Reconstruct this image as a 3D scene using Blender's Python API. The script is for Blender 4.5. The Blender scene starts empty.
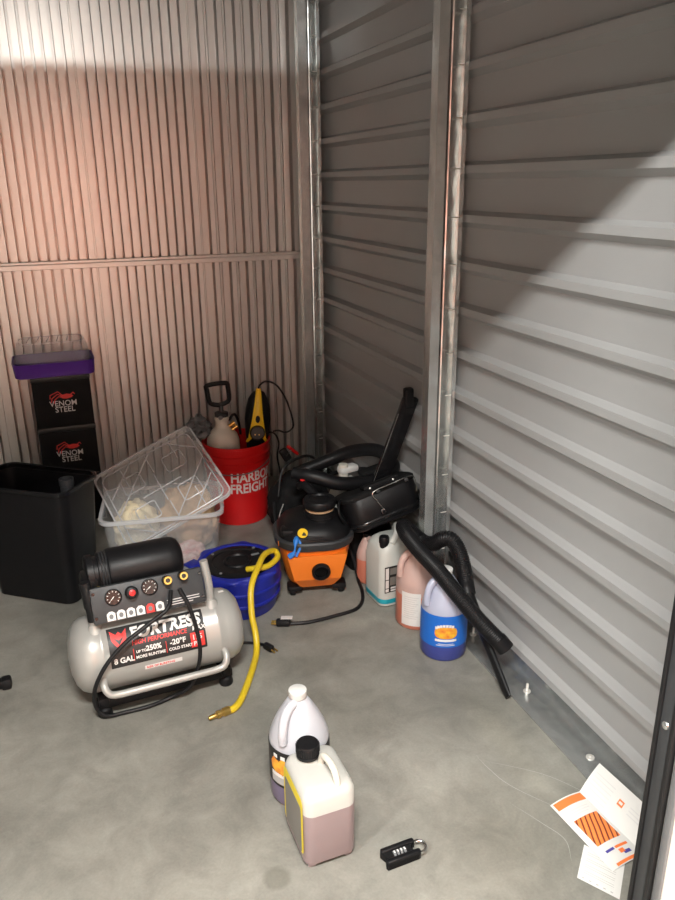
import bpy, bmesh, math, random
from mathutils import Matrix, Vector, noise
PI = math.pi
random.seed(4)
scene = bpy.context.scene
COL = scene.collection

# ------------------------------------------------------------------ camera
cam_d = bpy.data.cameras.new('camera')
cam_d.sensor_fit = 'VERTICAL'
cam_d.sensor_height = 24.0
cam_d.lens = 24.0 * 759.64 / 900.0
cam_d.clip_start = 0.02
cam = bpy.data.objects.new('camera', cam_d)
COL.objects.link(cam)
pit, yaw, roll = .338854, .346043, -.0104105
fw = Vector((math.sin(yaw)*math.cos(pit), math.cos(yaw)*math.cos(pit), -math.sin(pit)))
rt = Vector((math.cos(yaw), -math.sin(yaw), 0)); up = rt.cross(fw)
r2 = rt*math.cos(roll) + up*math.sin(roll); u2 = -rt*math.sin(roll) + up*math.cos(roll)
m3 = Matrix((r2, u2, -fw)).transposed()
cam.matrix_world = Matrix.Translation((0, 0, 1.45)) @ m3.to_4x4()
scene.camera = cam

# ------------------------------------------------------------------ world, lamps, exposure
world = bpy.data.worlds.new('world'); scene.world = world; world.use_nodes = True
world.node_tree.nodes['Background'].inputs[0].default_value = (1.0, .95, .9, 1)
world.node_tree.nodes['Background'].inputs[1].default_value = .04
def strip(name, x, y, z, lx, ly, power, col=(1, .985, .945)):
    d = bpy.data.lights.new(name, 'AREA'); d.shape = 'RECTANGLE'; d.size = lx; d.size_y = ly
    d.energy = power; d.color = col
    o = bpy.data.objects.new(name, d); COL.objects.link(o); o.location = (x, y, z); return o
for x, pw in ((-2.0, 66), (.0, 78), (2.0, 120)):           # tube lamps under the corridor ceiling
    strip('corridor_lamp', x, 0.0, 2.531, .64, .07, pw)
strip('doorway_lamp', -1.0, .473, 2.531, .9, .08, 5)
vs = scene.view_settings
vs.view_transform = 'Standard'; vs.look = 'None'; vs.exposure = .72; vs.gamma = 1.0
vs.use_curve_mapping = False

# ------------------------------------------------------------------ materials
def mat(name, col, rough=.5, metal=0.0, var=.0, nscale=8.0, bump=0.0, bscale=60.0, alpha=1.0, spec=.5, col2=None, stretch=None, coat=0.0):
    m = bpy.data.materials.new(name); m.use_nodes = True
    nt = m.node_tree; p = nt.nodes['Principled BSDF']
    p.inputs['Base Color'].default_value = (*col, 1); p.inputs['Roughness'].default_value = rough
    p.inputs['Metallic'].default_value = metal; p.inputs['Alpha'].default_value = alpha
    p.inputs['Specular IOR Level'].default_value = spec
    p.inputs['Coat Weight'].default_value = coat
    tc = nt.nodes.new('ShaderNodeTexCoord'); src = tc.outputs['Object']
    if stretch:
        mp = nt.nodes.new('ShaderNodeMapping'); mp.inputs['Scale'].default_value = stretch
        nt.links.new(src, mp.inputs['Vector']); src = mp.outputs['Vector']
    if var > 0 or col2:
        n = nt.nodes.new('ShaderNodeTexNoise'); n.inputs['Scale'].default_value = nscale
        n.inputs['Detail'].default_value = 6; nt.links.new(src, n.inputs['Vector'])
        r = nt.nodes.new('ShaderNodeValToRGB'); r.color_ramp.elements[0].position = .3; r.color_ramp.elements[1].position = .7
        c2 = col2 or tuple(min(1, c*(1+var)) for c in col); c1 = col if col2 else tuple(c*(1-var) for c in col)
        r.color_ramp.elements[0].color = (*c1, 1); r.color_ramp.elements[1].color = (*c2, 1)
        nt.links.new(n.outputs['Fac'], r.inputs['Fac']); nt.links.new(r.outputs['Color'], p.inputs['Base Color'])
    if bump > 0:
        n2 = nt.nodes.new('ShaderNodeTexNoise'); n2.inputs['Scale'].default_value = bscale; n2.inputs['Detail'].default_value = 3
        nt.links.new(src, n2.inputs['Vector'])
        b = nt.nodes.new('ShaderNodeBump'); b.inputs['Strength'].default_value = bump; b.inputs['Distance'].default_value = .01
        nt.links.new(n2.outputs['Fac'], b.inputs['Height']); nt.links.new(b.outputs['Normal'], p.inputs['Normal'])
    return m

def concrete():
    m = bpy.data.materials.new('concrete'); m.use_nodes = True; nt = m.node_tree; p = nt.nodes['Principled BSDF']
    tc = nt.nodes.new('ShaderNodeTexCoord'); L = nt.links.new
    def noise_(s, d, rough=.6, dist=0.0):
        n = nt.nodes.new('ShaderNodeTexNoise'); n.inputs['Scale'].default_value = s; n.inputs['Detail'].default_value = d
        n.inputs['Roughness'].default_value = rough; n.inputs['Distortion'].default_value = dist
        L(tc.outputs['Object'], n.inputs['Vector']); return n
    def ramp(a, b, ca, cb):
        r = nt.nodes.new('ShaderNodeValToRGB'); r.color_ramp.elements[0].position = a; r.color_ramp.elements[1].position = b
        r.color_ramp.elements[0].color = (*ca, 1); r.color_ramp.elements[1].color = (*cb, 1); return r
    def mix(kind, fac, a, b):
        x = nt.nodes.new('ShaderNodeMixRGB'); x.blend_type = kind
        if isinstance(fac, float): x.inputs[0].default_value = fac
        else: L(fac, x.inputs[0])
        L(a, x.inputs[1]); L(b, x.inputs[2]); return x.outputs[0]
    big = noise_(2.2, 8, .62, .4); r1 = ramp(.32, .72, (.190, .186, .163), (.310, .302, .268)); L(big.outputs['Fac'], r1.inputs['Fac'])
    med = noise_(9, 8, .7, .6); r2 = ramp(.34, .66, (.80, .80, .80), (1.1, 1.1, 1.09)); L(med.outputs['Fac'], r2.inputs['Fac'])
    fine = noise_(160, 3, .6); r3 = ramp(.3, .7, (.93, .93, .93), (1.05, 1.05, 1.05)); L(fine.outputs['Fac'], r3.inputs['Fac'])
    c = mix('MULTIPLY', 1.0, r1.outputs[0], r2.outputs[0]); c = mix('MULTIPLY', 1.0, c, r3.outputs[0])
    # spilled stains, each with its own place and shape
    wob = noise_(14, 4, .6)
    def spot(x, y, rad, soft, colr, sx=1.0, sy=1.0):
        nonlocal c
        mp = nt.nodes.new('ShaderNodeMapping'); mp.vector_type = 'TEXTURE'
        mp.inputs['Location'].default_value = (x, y, 0); mp.inputs['Scale'].default_value = (sx, sy, 1)
        L(tc.outputs['Object'], mp.inputs['Vector'])
        ln = nt.nodes.new('ShaderNodeVectorMath'); ln.operation = 'LENGTH'; L(mp.outputs[0], ln.inputs[0])
        ad = nt.nodes.new('ShaderNodeMath'); ad.operation = 'MULTIPLY_ADD'; L(wob.outputs['Fac'], ad.inputs[0]); ad.inputs[1].default_value = rad*.9; L(ln.outputs['Value'], ad.inputs[2])
        rr = nt.nodes.new('ShaderNodeMapRange'); rr.inputs['From Min'].default_value = rad*1.45-soft; rr.inputs['From Max'].default_value = rad*1.45+soft
        rr.inputs['To Min'].default_value = 1; rr.inputs['To Max'].default_value = 0; L(ad.outputs[0], rr.inputs['Value'])
        rgb = nt.nodes.new('ShaderNodeRGB'); rgb.outputs[0].default_value = (*colr, 1)
        ml = mix('MULTIPLY', 1.0, c, rgb.outputs[0]); c = mix('MIX', rr.outputs[0], c, ml)
    spot(.295, 1.245, .030, .006, (.72, .72, .70))
    spot(1.075, 1.2015, .0075, .001, (.3, .3, .28))
    spot(.66, 1.70, .13, .08, (.86, .86, .85), 1.0, .8)
    spot(.62, 1.97, .085, .05, (.82, .82, .81), 1.2, .8)
    spot(.60, 1.70, .045, .03, (1.16, 1.16, 1.16), 1.5, .8)
    spot(.80, 2.14, .07, .03, (1.22, 1.22, 1.22), 1.7, .5)
    spot(1.0, 1.45, .08, .05, (1.14, 1.13, 1.1), .5, 2.2)
    spot(.84, 1.15, .16, .12, (.90, .89, .86), 1, 1)
    L(c, p.inputs['Base Color'])
    rr = nt.nodes.new('ShaderNodeMapRange'); rr.inputs['To Min'].default_value = .42; rr.inputs['To Max'].default_value = .7
    L(med.outputs['Fac'], rr.inputs['Value']); L(rr.outputs[0], p.inputs['Roughness'])
    b = nt.nodes.new('ShaderNodeBump'); b.inputs['Strength'].default_value = .12; b.inputs['Distance'].default_value = .01
    L(med.outputs['Fac'], b.inputs['Height']); L(b.outputs['Normal'], p.inputs['Normal'])
    return m

def galvanised():
    m = bpy.data.materials.new('galvanised_steel'); m.use_nodes = True; nt = m.node_tree; p = nt.nodes['Principled BSDF']; L = nt.links.new
    tc = nt.nodes.new('ShaderNodeTexCoord')
    v = nt.nodes.new('ShaderNodeTexVoronoi'); v.inputs['Scale'].default_value = 55; L(tc.outputs['Object'], v.inputs['Vector'])
    n = nt.nodes.new('ShaderNodeTexNoise'); n.inputs['Scale'].default_value = 5; n.inputs['Detail'].default_value = 5; L(tc.outputs['Object'], n.inputs['Vector'])
    r = nt.nodes.new('ShaderNodeValToRGB'); r.color_ramp.elements[0].color = (.50, .52, .52, 1); r.color_ramp.elements[1].color = (.70, .72, .71, 1)
    mx = nt.nodes.new('ShaderNodeMixRGB'); mx.inputs[0].default_value = .35; L(n.outputs['Fac'], mx.inputs[1]); L(v.outputs['Color'], mx.inputs[2])
    L(mx.outputs[0], r.inputs['Fac']); L(r.outputs[0], p.inputs['Base Color'])
    p.inputs['Metallic'].default_value = .9; p.inputs['Roughness'].default_value = .27
    mp = nt.nodes.new('ShaderNodeMapping'); mp.inputs['Scale'].default_value = (9, 9, 7); L(tc.outputs['Object'], mp.inputs['Vector'])
    n2 = nt.nodes.new('ShaderNodeTexNoise'); n2.inputs['Scale'].default_value = 1.0; L(mp.outputs[0], n2.inputs['Vector'])
    b = nt.nodes.new('ShaderNodeBump'); b.inputs['Strength'].default_value = .5; b.inputs['Distance'].default_value = .02
    L(n2.outputs['Fac'], b.inputs['Height']); L(b.outputs['Normal'], p.inputs['Normal'])
    return m

M = {}
M['floor'] = concrete()
M['galv'] = galvanised()
M['grey_panel'] = mat('grey_painted_sheet', (.34, .34, .338), .42, .10, var=.03, nscale=3, bump=.06, bscale=420)
M['white_panel'] = mat('pale_painted_sheet', (.66, .64, .61), .34, .45, var=.03, nscale=2)
M['white_wall'] = mat('white_wall_paint', (.80, .79, .75), .5)
M['jamb_white'] = mat('white_jamb_paint', (.80, .79, .74), .4)
M['orange_door'] = mat('orange_door_paint', (.82, .34, .23), .4)
M['ceiling'] = mat('ceiling_white', (.7, .69, .66), .8)
M['black_rubber'] = mat('black_rubber', (.007, .007, .008), .5, var=.2, nscale=20, spec=.35)
M['black_plastic'] = mat('black_plastic', (.007, .007, .008), .42, var=.15, nscale=30, bump=.05, bscale=300, spec=.25)
M['black_gloss'] = mat('black_gloss', (.008, .008, .009), .22)
M['black_matte'] = mat('black_matte', (.007, .007, .0075), .75, var=.2, nscale=15, spec=.2)
M['dark_grey'] = mat('dark_grey_plastic', (.032, .034, .037), .5, var=.1, nscale=30)
M['mid_grey'] = mat('mid_grey_plastic', (.16, .165, .17), .5)
M['silver_paint'] = mat('silver_paint', (.40, .40, .38), .32, .25, var=.03, nscale=6)
M['chrome'] = mat('chrome', (.75, .75, .73), .18, 1.0)
M['brass'] = mat('brass', (.62, .42, .12), .3, .9)
M['red'] = mat('red_plastic', (.62, .010, .012), .35)
M['red_print'] = mat('red_print', (.70, .035, .03), .5)
M['white_print'] = mat('white_print', (.74, .73, .71), .5)
M['grey_print'] = mat('grey_print', (.45, .44, .43), .6)
M['pale_grey_print'] = mat('pale_grey_print', (.62, .61, .60), .6)
M['black_print'] = mat('black_print', (.012, .012, .012), .45)
M['orange_plastic'] = mat('orange_plastic', (.80, .20, .018), .36, var=.04, nscale=8)
M['yellow_hose'] = mat('yellow_rubber', (.66, .48, .02), .38, var=.05, nscale=40)
M['yellow'] = mat('yellow_plastic', (.80, .52, .015), .4)
M['blue_reel'] = mat('deep_blue_plastic', (.010, .018, .26), .36, var=.1, nscale=10)
M['blue_tie'] = mat('blue_tie', (.02, .19, .62), .5)
M['purple'] = mat('purple_plastic', (.09, .022, .28), .35)
M['clear'] = mat('clear_plastic', (.82, .84, .86), .22, alpha=.16)
M['clear_ridge'] = mat('clear_plastic_ridge', (.85, .86, .88), .25, alpha=.42)
M['clear_lid'] = mat('clear_lid_plastic', (.80, .80, .79), .3, alpha=.15)
M['cream_cloth'] = mat('cream_cloth', (.72, .63, .44), .9, var=.12, nscale=10, bump=.4, bscale=60)
M['tan_cloth'] = mat('tan_cloth', (.46, .31, .18), .95, var=.12, nscale=12, bump=.4, bscale=80)
M['pink_cloth'] = mat('pink_cloth', (.55, .22, .22), .9, col2=(.75, .66, .62), nscale=22, bump=.3)
M['pale_blue_cloth'] = mat('pale_blue_paper', (.55, .64, .70), .8, var=.1)
M['grey_wrap'] = mat('grey_plastic_wrap', (.10, .11, .12), .4, var=.3, nscale=18, bump=.6, bscale=30)
M['milky'] = mat('milky_plastic', (.62, .63, .68), .35, alpha=.80)
M['milky_white'] = mat('milky_white_plastic', (.64, .66, .62), .38, alpha=.86, var=.04, nscale=6)
M['milky_pink'] = mat('milky_pink_plastic', (.68, .48, .43), .38, alpha=.75)
M['milky_blue'] = mat('milky_blue_plastic', (.56, .60, .76), .33, alpha=.72)
M['milky_can'] = mat('milky_can_plastic', (.55, .55, .515), .4, alpha=.85, var=.05, nscale=9)
M['purple_liquid'] = mat('purple_liquid', (.20, .165, .27), .35)
M['mauve_liquid'] = mat('mauve_liquid', (.265, .205, .21), .4)
M['aqua_liquid'] = mat('aqua_liquid', (.02, .36, .46), .3)
M['salmon_liquid'] = mat('salmon_liquid', (.60, .20, .13), .35)
M['indigo_liquid'] = mat('indigo_liquid', (.045, .060, .27), .3)
M['white_plastic'] = mat('white_plastic', (.66, .66, .64), .4)
M['ivory_plastic'] = mat('ivory_plastic', (.60, .57, .50), .45, var=.06, nscale=10)
M['label_blue'] = mat('label_blue', (.012, .14, .58), .4)
M['label_yellow'] = mat('label_yellow', (.85, .55, .03), .5, col2=(.72, .17, .03), nscale=55)
M['label_orange'] = mat('label_orange', (.85, .48, .04), .5, col2=(.66, .14, .03), nscale=45)
M['can_yellow'] = mat('can_label_yellow', (.78, .62, .03), .5, var=.08)
M['can_grey'] = mat('can_label_grey', (.20, .19, .17), .55, var=.1)
M['paper'] = mat('leaflet_paper', (.70, .69, .66), .6)
M['print_orange'] = mat('print_orange', (.86, .20, .05), .55)
M['print_blue'] = mat('print_navy', (.07, .06, .30), .55)
M['bolt_steel'] = mat('bolt_steel', (.72, .70, .66), .4, .5)
def rays():
    m = mat('print_orange_rays', (.86, .20, .05), .5); nt = m.node_tree; p = nt.nodes['Principled BSDF']
    tc = nt.nodes.new('ShaderNodeTexCoord'); w = nt.nodes.new('ShaderNodeTexWave'); w.inputs['Scale'].default_value = 26; w.inputs['Distortion'].default_value = .6
    mp = nt.nodes.new('ShaderNodeMapping'); mp.inputs['Rotation'].default_value = (0, 0, .35)
    nt.links.new(tc.outputs['Object'], mp.inputs['Vector']); nt.links.new(mp.outputs[0], w.inputs['Vector'])
    r = nt.nodes.new('ShaderNodeValToRGB'); r.color_ramp.elements[0].color = (.16, .03, .015, 1); r.color_ramp.elements[1].color = (.90, .24, .06, 1); r.color_ramp.elements[0].position = .05; r.color_ramp.elements[1].position = .42
    nt.links.new(w.outputs['Fac'], r.inputs['Fac']); nt.links.new(r.outputs[0], p.inputs['Base Color']); return m
M['print_rays'] = rays()

# ------------------------------------------------------------------ mesh helpers
def rr(w, d, r, n=5, cx=0.0, cy=0.0):
    """rounded rectangle outline, counter-clockwise"""
    pts = []
    r = min(r, w/2-1e-5, d/2-1e-5)
    for sx, sy, a0 in ((1, 1, 0), (-1, 1, PI/2), (-1, -1, PI), (1, -1, 1.5*PI)):
        for k in range(n+1):
            a = a0 + PI/2*k/n
            pts.append((cx+sx*(w/2-r)+r*math.cos(a), cy+sy*(d/2-r)+r*math.sin(a)))
    return pts
def catmull(P, res):
    P = [Vector(p) for p in P]; out = []
    for i in range(len(P)-1):
        p0 = P[i-1] if i > 0 else 2*P[0]-P[1]; p3 = P[i+2] if i+2 < len(P) else 2*P[-1]-P[-2]
        p1, p2 = P[i], P[i+1]
        for k in range(res):
            t = k/res
            out.append(.5*((2*p1)+(p2-p0)*t+(2*p0-5*p1+4*p2-p3)*t*t+(3*p1-p0-3*p2+p3)*t**3))
    out.append(P[-1]); return out
def rot(axis, deg): return Matrix.Rotation(math.radians(deg), 4, axis)
def tr(*v): return Matrix.Translation(v if len(v) == 3 else v[0])
class B:
    def __init__(s): s.v = []; s.f = []
    def add(s, V, F, X=None):
        n = len(s.v)
        for p in V:
            p = Vector(p)
            s.v.append(X @ p if X is not None else p)
        s.f += [tuple(i+n for i in f) for f in F]; return s
    def box(s, c, size, X=None, bev=0.0, seg=2):
        bm = bmesh.new(); bmesh.ops.create_cube(bm, size=1.0)
        for v in bm.verts: v.co = Vector((v.co.x*size[0]+c[0], v.co.y*size[1]+c[1], v.co.z*size[2]+c[2]))
        if bev > 0: bmesh.ops.bevel(bm, geom=list(bm.edges), offset=min(bev, min(size)*.49), segments=seg, affect='EDGES', profile=.5)
        bm.verts.index_update()
        s.add([v.co for v in bm.verts], [tuple(v.index for v in f.verts) for f in bm.faces], X); bm.free(); return s
    def lathe(s, prof, n=32, X=None):
        V = []; F = []
        for r, z in prof:
            for k in range(n):
                a = 2*PI*k/n; V.append((r*math.cos(a), r*math.sin(a), z))
        m = len(prof)
        for i in range(m-1):
            for k in range(n): F.append((i*n+k, i*n+(k+1) % n, (i+1)*n+(k+1) % n, (i+1)*n+k))
        if prof[0][0] > 1e-6: F.append(tuple(range(n-1, -1, -1)))
        if prof[-1][0] > 1e-6: F.append(tuple((m-1)*n+k for k in range(n)))
        return s.add(V, F, X)
    def loft(s, rings, cap0=True, cap1=True, X=None, closed=False):
        n = len(rings[0]); V = [p for r in rings for p in r]; F = []; m = len(rings)
        for i in range(m if closed else m-1):
            j = (i+1) % m
            for k in range(n): F.append((i*n+k, i*n+(k+1) % n, j*n+(k+1) % n, j*n+k))
        if cap0 and not closed: F.append(tuple(range(n-1, -1, -1)))
        if cap1 and not closed: F.append(tuple((m-1)*n+k for k in range(n)))
        return s.add(V, F, X)
    def tube(s, P, r, n=8, res=6, X=None, spline=True):
        P = catmull(P, res) if spline else [Vector(p) for p in P]
        m = len(P); T = []
        for i in range(m): T.append((P[min(i+1, m-1)]-P[max(i-1, 0)]).normalized())
        a = Vector((0, 0, 1)) if abs(T[0].z) < .9 else Vector((1, 0, 0))
        N = (a-T[0]*a.dot(T[0])).normalized(); rings = []
        for i in range(m):
            N = (N-T[i]*N.dot(T[i])).normalized(); Bn = T[i].cross(N)
            R = r(i/(m-1)) if callable(r) else r
            rings.append([P[i]+R*(math.cos(2*PI*k/n)*N+math.sin(2*PI*k/n)*Bn) for k in range(n)])
        return s.loft(rings, X=X)
    def prism(s, out, z0, z1, X=None):
        return s.loft([[(x, y, z0) for x, y in out], [(x, y, z1) for x, y in out]], X=X)
    def shell(s, secs, t, floor_t=.003, X=None, n=5):
        """open-top box with wall thickness; secs = (z, w, d, r)"""
        rings = [[(x, y, z) for x, y in rr(w, d, r, n)] for z, w, d, r in secs]
        rings += [[(x, y, max(z, secs[0][0]+floor_t)) for x, y in rr(w-2*t, d-2*t, max(r-t, .002), n)] for z, w, d, r in reversed(secs)]
        return s.loft(rings, X=X)
    def grid(s, fn, nu, nv, th=.0008):
        """thin curved sheet; fn(u, v, w), u and v in 0..1"""
        V = [fn(i/nu, j/nv, w) for w in (0, th) for j in range(nv+1) for i in range(nu+1)]
        q = (nu+1)*(nv+1); F = []
        for j in range(nv):
            for i in range(nu):
                a = j*(nu+1)+i; F.append((a+q, a+1+q, a+nu+2+q, a+nu+1+q)); F.append((a, a+nu+1, a+nu+2, a+1))
        for i in range(nu):
            F.append((i, i+1, i+1+q, i+q)); a = nv*(nu+1)+i; F.append((a+1, a, a+q, a+1+q))
        for j in range(nv):
            a = j*(nu+1); F.append((a+nu+1, a, a+q, a+nu+1+q)); a += nu; F.append((a, a+nu+1, a+nu+1+q, a+q))
        return s.add(V, F)
    def build(s, name, m, parent=None, smooth=40, label=None):
        me = bpy.data.meshes.new(name); me.from_pydata([tuple(v) for v in s.v], [], s.f); me.update()
        bm = bmesh.new(); bm.from_mesh(me); bmesh.ops.recalc_face_normals(bm, faces=bm.faces); bm.to_mesh(me); bm.free()
        return link(name, me, m, parent, smooth, label)
def link(name, me, m, parent=None, smooth=40, label=None):
    me.materials.clear(); me.materials.append(M[m] if isinstance(m, str) else m)
    if smooth:
        me.shade_smooth(); me.set_sharp_from_angle(angle=math.radians(smooth))
    o = bpy.data.objects.new(name, me); COL.objects.link(o)
    if parent is not None: o.parent = parent
    if label: o['label'] = label
    return o
def thing(name, label, cat, loc=(0, 0, 0), rz=0.0, group=None, M4=None):
    o = bpy.data.objects.new(name, None); COL.objects.link(o); o.empty_display_size = .05
    if M4 is not None: o.matrix_world = M4
    else: o.location = loc; o.rotation_euler = (0, 0, math.radians(rz))
    return tag(o, label, cat, group)
def tag(o, label, cat, group=None):
    o['label'] = label; o['category'] = cat
    if group: o['group'] = group
    return o
def structure(o): o['kind'] = 'structure'; return o
def copy_of(o, parent, X):
    c = o.copy(); COL.objects.link(c); c.parent = parent; c.matrix_local = X; return c
# surface maps: u to the right, v up, w outwards
def plane_map(o, U, V):
    o = Vector(o); U = Vector(U).normalized(); V = Vector(V).normalized(); N = U.cross(V)
    return lambda u, v, w: o+U*u+V*v+N*w
def cyl_map(R, a0, z0, tilt=0.0, cx=0.0, cy=0.0):
    a0 = math.radians(a0)
    return lambda u, v, w: Vector((cx+(R(v) if callable(R) else R)*0+((R(v) if callable(R) else R)+w)*math.cos(a0+u/(R(v) if callable(R) else R)), cy+((R(v) if callable(R) else R)+w)*math.sin(a0+u/(R(v) if callable(R) else R)), z0+v))
def patch(name, m, parent, mp, u0, v0, u1, v1, w=.0006, th=.0006, nu=8, nv=4, label=None):
    return B().grid(lambda u, v, t: mp(u0+(u1-u0)*u, v0+(v1-v0)*v, w+t), nu, nv, th).build(name, m, parent, 30, label)
def outline_patch(name, m, parent, mp, pts, w=.0008, th=.0006, label=None):
    n = len(pts); cx = sum(p[0] for p in pts)/n; cy = sum(p[1] for p in pts)/n
    K = (.25, .5, .75, 1.0); V = []; F = []
    for lvl in (w+th, w):
        V.append(mp(cx, cy, lvl))
        for k in K: V += [mp(cx+(x-cx)*k, cy+(y-cy)*k, lvl) for x, y in pts]
    q = 1+n*len(K)
    for i in range(n):
        j = (i+1) % n
        F.append((0, 1+i, 1+j)); F.append((q, q+1+j, q+1+i))
        for r in range(len(K)-1):
            a, b_ = 1+r*n, 1+(r+1)*n
            F.append((a+i, b_+i, b_+j, a+j)); F.append((q+a+i, q+a+j, q+b_+j, q+b_+i))
        e = 1+(len(K)-1)*n
        F.append((e+i, q+e+i, q+e+j, e+j))
    return B().add(V, F).build(name, m, parent, 30, label)
def ellipse(cx, cy, a, b, n=24): return [(cx+a*math.cos(2*PI*k/n), cy+b*math.sin(2*PI*k/n)) for k in range(n)]
def text(name, s, size, m, parent, mp, u, v, w=.0012, bold=.0, align='LEFT', th=.0005, sx=1.0, shear=0.0, label=None):
    cu = bpy.data.curves.new('lettering', 'FONT'); cu.body = s; cu.size = size; cu.align_x = align
    cu.offset = bold; cu.extrude = th; cu.shear = shear; cu.resolution_u = 3
    o = bpy.data.objects.new('lettering', cu); COL.objects.link(o)
    bpy.context.view_layer.update()
    me = bpy.data.meshes.new_from_object(o.evaluated_get(bpy.context.evaluated_depsgraph_get()))
    bpy.data.objects.remove(o); bpy.data.curves.remove(cu)
    for vx in me.vertices:
        c = vx.co; vx.co = mp(u+c.x*sx, v+c.y, w+c.z)
    me.name = name
    return link(name, me, m, parent, 30, label)
def blob(seed, rad, sub=4, amp=.25, freq=3.0, fold=.0, flat=.0):
    bm = bmesh.new(); bmesh.ops.create_icosphere(bm, subdivisions=sub, radius=1.0)
    off = Vector((seed*7.3, seed*3.1, seed*1.7))
    for v in bm.verts:
        d = v.co.normalized(); n1 = noise.noise(d*freq+off); n2 = noise.noise(d*freq*2.3+off*2); n3 = abs(noise.noise(d*freq*1.6-off))
        k = 1+amp*n1+amp*.5*n2-fold*n3
        p = d*k; v.co = Vector((p.x*rad[0], p.y*rad[1], max(p.z, -1+flat)*rad[2]))
    bm.verts.index_update()
    b = B().add([v.co.copy() for v in bm.verts], [tuple(v.index for v in f.verts) for f in bm.faces]); bm.free(); return b

# ------------------------------------------------------------------ the setting
XW, YB, YF = 1.22, 3.60, .72             # right sheet, back sheet, front wall (door plane)
XL = -1.10
fl = B().box((0, .50, -.05), (9, 7.2, .1)).build('floor', 'floor', None, 0); structure(fl)
M['scratch'] = mat('pale_scuff', (.36, .355, .33), .6)
def scratch(P, w, m='scratch'):
    P = catmull([(x, y, .0003) for x, y in P], 8); L_ = []; R_ = []
    for i, p in enumerate(P):
        d = (P[min(i+1, len(P)-1)]-P[max(i-1, 0)]).normalized(); n = Vector((-d.y, d.x, 0))*w*math.sin(PI*(i+.4)/(len(P)-.2))
        L_.append(p+n); R_.append(p-n)
    q = len(P); B().add(L_+R_, [(i, i+1, q+i+1, q+i) for i in range(q-1)]).build('scratch', m, fl, 0)
scratch([(.898, 1.429), (.905, 1.37), (.929, 1.292), (1.018, 1.159)], .0010)
scratch([(.891, 1.254), (.930, 1.17), (.953, 1.108), (.929, 1.049)], .0009)
scratch([(.900, 1.405), (1.029, 1.299), (1.107, 1.179)], .0008)
scratch([(-.199, 1.848), (-.112, 1.774), (-.029, 1.678)], .0012, 'floor')
structure(B().box((0, .50, 4.05), (9, 7.2, .1)).build('ceiling', 'ceiling', None, 0))
structure(B().box((0, -1.05, 2.68), (9, 3.3, .1)).build('ceiling', 'ceiling', None, 0))

def rib_sheet(y0, y1, z1=2.45):
    """sheet metal with horizontal trapezoid ribs, profile in (x, z), x towards the room is smaller"""
    prof = [(0, .012)]
    k = -6
    while .893+.1405*k+.06 < z1:
        zb = .893+.1405*k
        prof += [(0, zb), (.024, zb+.0165), (.024, zb+.0382), (0, zb+.0495)]
        k += 1
    prof.append((0, z1))
    V = []; F = []
    for y in (y0, y1):
        for d, z in prof: V.append((-d, y, z))
        for d, z in reversed(prof): V.append((-d+.0016, y, z+.0008))
    n = len(prof)*2
    for i in range(n): F.append((i, (i+1) % n, n+(i+1) % n, n+i))
    F.append(tuple(range(n))); F.append(tuple(range(2*n-1, n-1, -1)))
    return B().add(V, F)
wr = bpy.data.objects.new('wall_right', None); COL.objects.link(wr); wr.location = (XW, 0, 0); structure(wr)
rib_sheet(YF+.06, 2.232).build('sheet_panel', 'grey_panel', wr, 30)
rib_sheet(2.234, YB+.03).build('sheet_panel', 'grey_panel', wr, 30)
# studs: open C channels standing proud of the sheet, and the floor track
def stud(y):
    b = B()
    o = [(-.100, 0), (-.100, .042), (-.002, .042), (-.002, 0), (-.016, 0), (-.016, .002), (-.0042, .003), (-.0042, .0395), (-.098, .0395), (-.098, .003), (-.070, .0025), (-.068, 0)]
    return b.prism([(px-.030, y+py) for px, py in o], .006, 2.45)
for y in (2.146, 3.470):
    s = stud(y).build('stud', 'galv', wr, 20)
    # a folded bead along the web
    B().tube([(-.070, y+.036, .01), (-.070, y+.036, 2.44)], .006, 8, 1).build('web_bead', 'galv', s)
    scr = None
    for k in range(-6, 11):
        z = .893+.1405*k+.030
        if scr is None:
            scr = B().lathe([(.0, -.030), (.0016, -.026), (.0020, -.002), (.0042, -.002), (.0036, .001), (0, .0016)], 8, tr(-.034, y+.012, z) @ rot('Y', 90)).build('screw', 'bolt_steel', s)
            z00 = z
        else: copy_of(scr, s, tr(0, 0, z-z00))
o = [(-.100, .0), (-.0016, .0), (-.0016, .042), (-.0035, .042), (-.0035, .0024), (-.0981, .0024), (-.0981, .0045), (-.100, .0045)]
trk = B().loft([[(x, y, z) for x, z in o] for y in (YF+.07, YB)]).build('floor_track', 'galv', wr, 20)
for yy in (1.606, 1.308, 1.93, 2.75):
    b = B().lathe([(.011, .0024), (.011, .005), (.009, .0055), (0, .0055)], 16, tr(-.044, yy, 0))
    hh = .030 if yy != 1.308 else .008
    b.lathe([(.0045, .005), (.0045, hh-.002), (.003, hh), (0, hh)], 10, tr(-.044, yy, 0))
    b.build('anchor_bolt', 'bolt_steel', trk)

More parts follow.
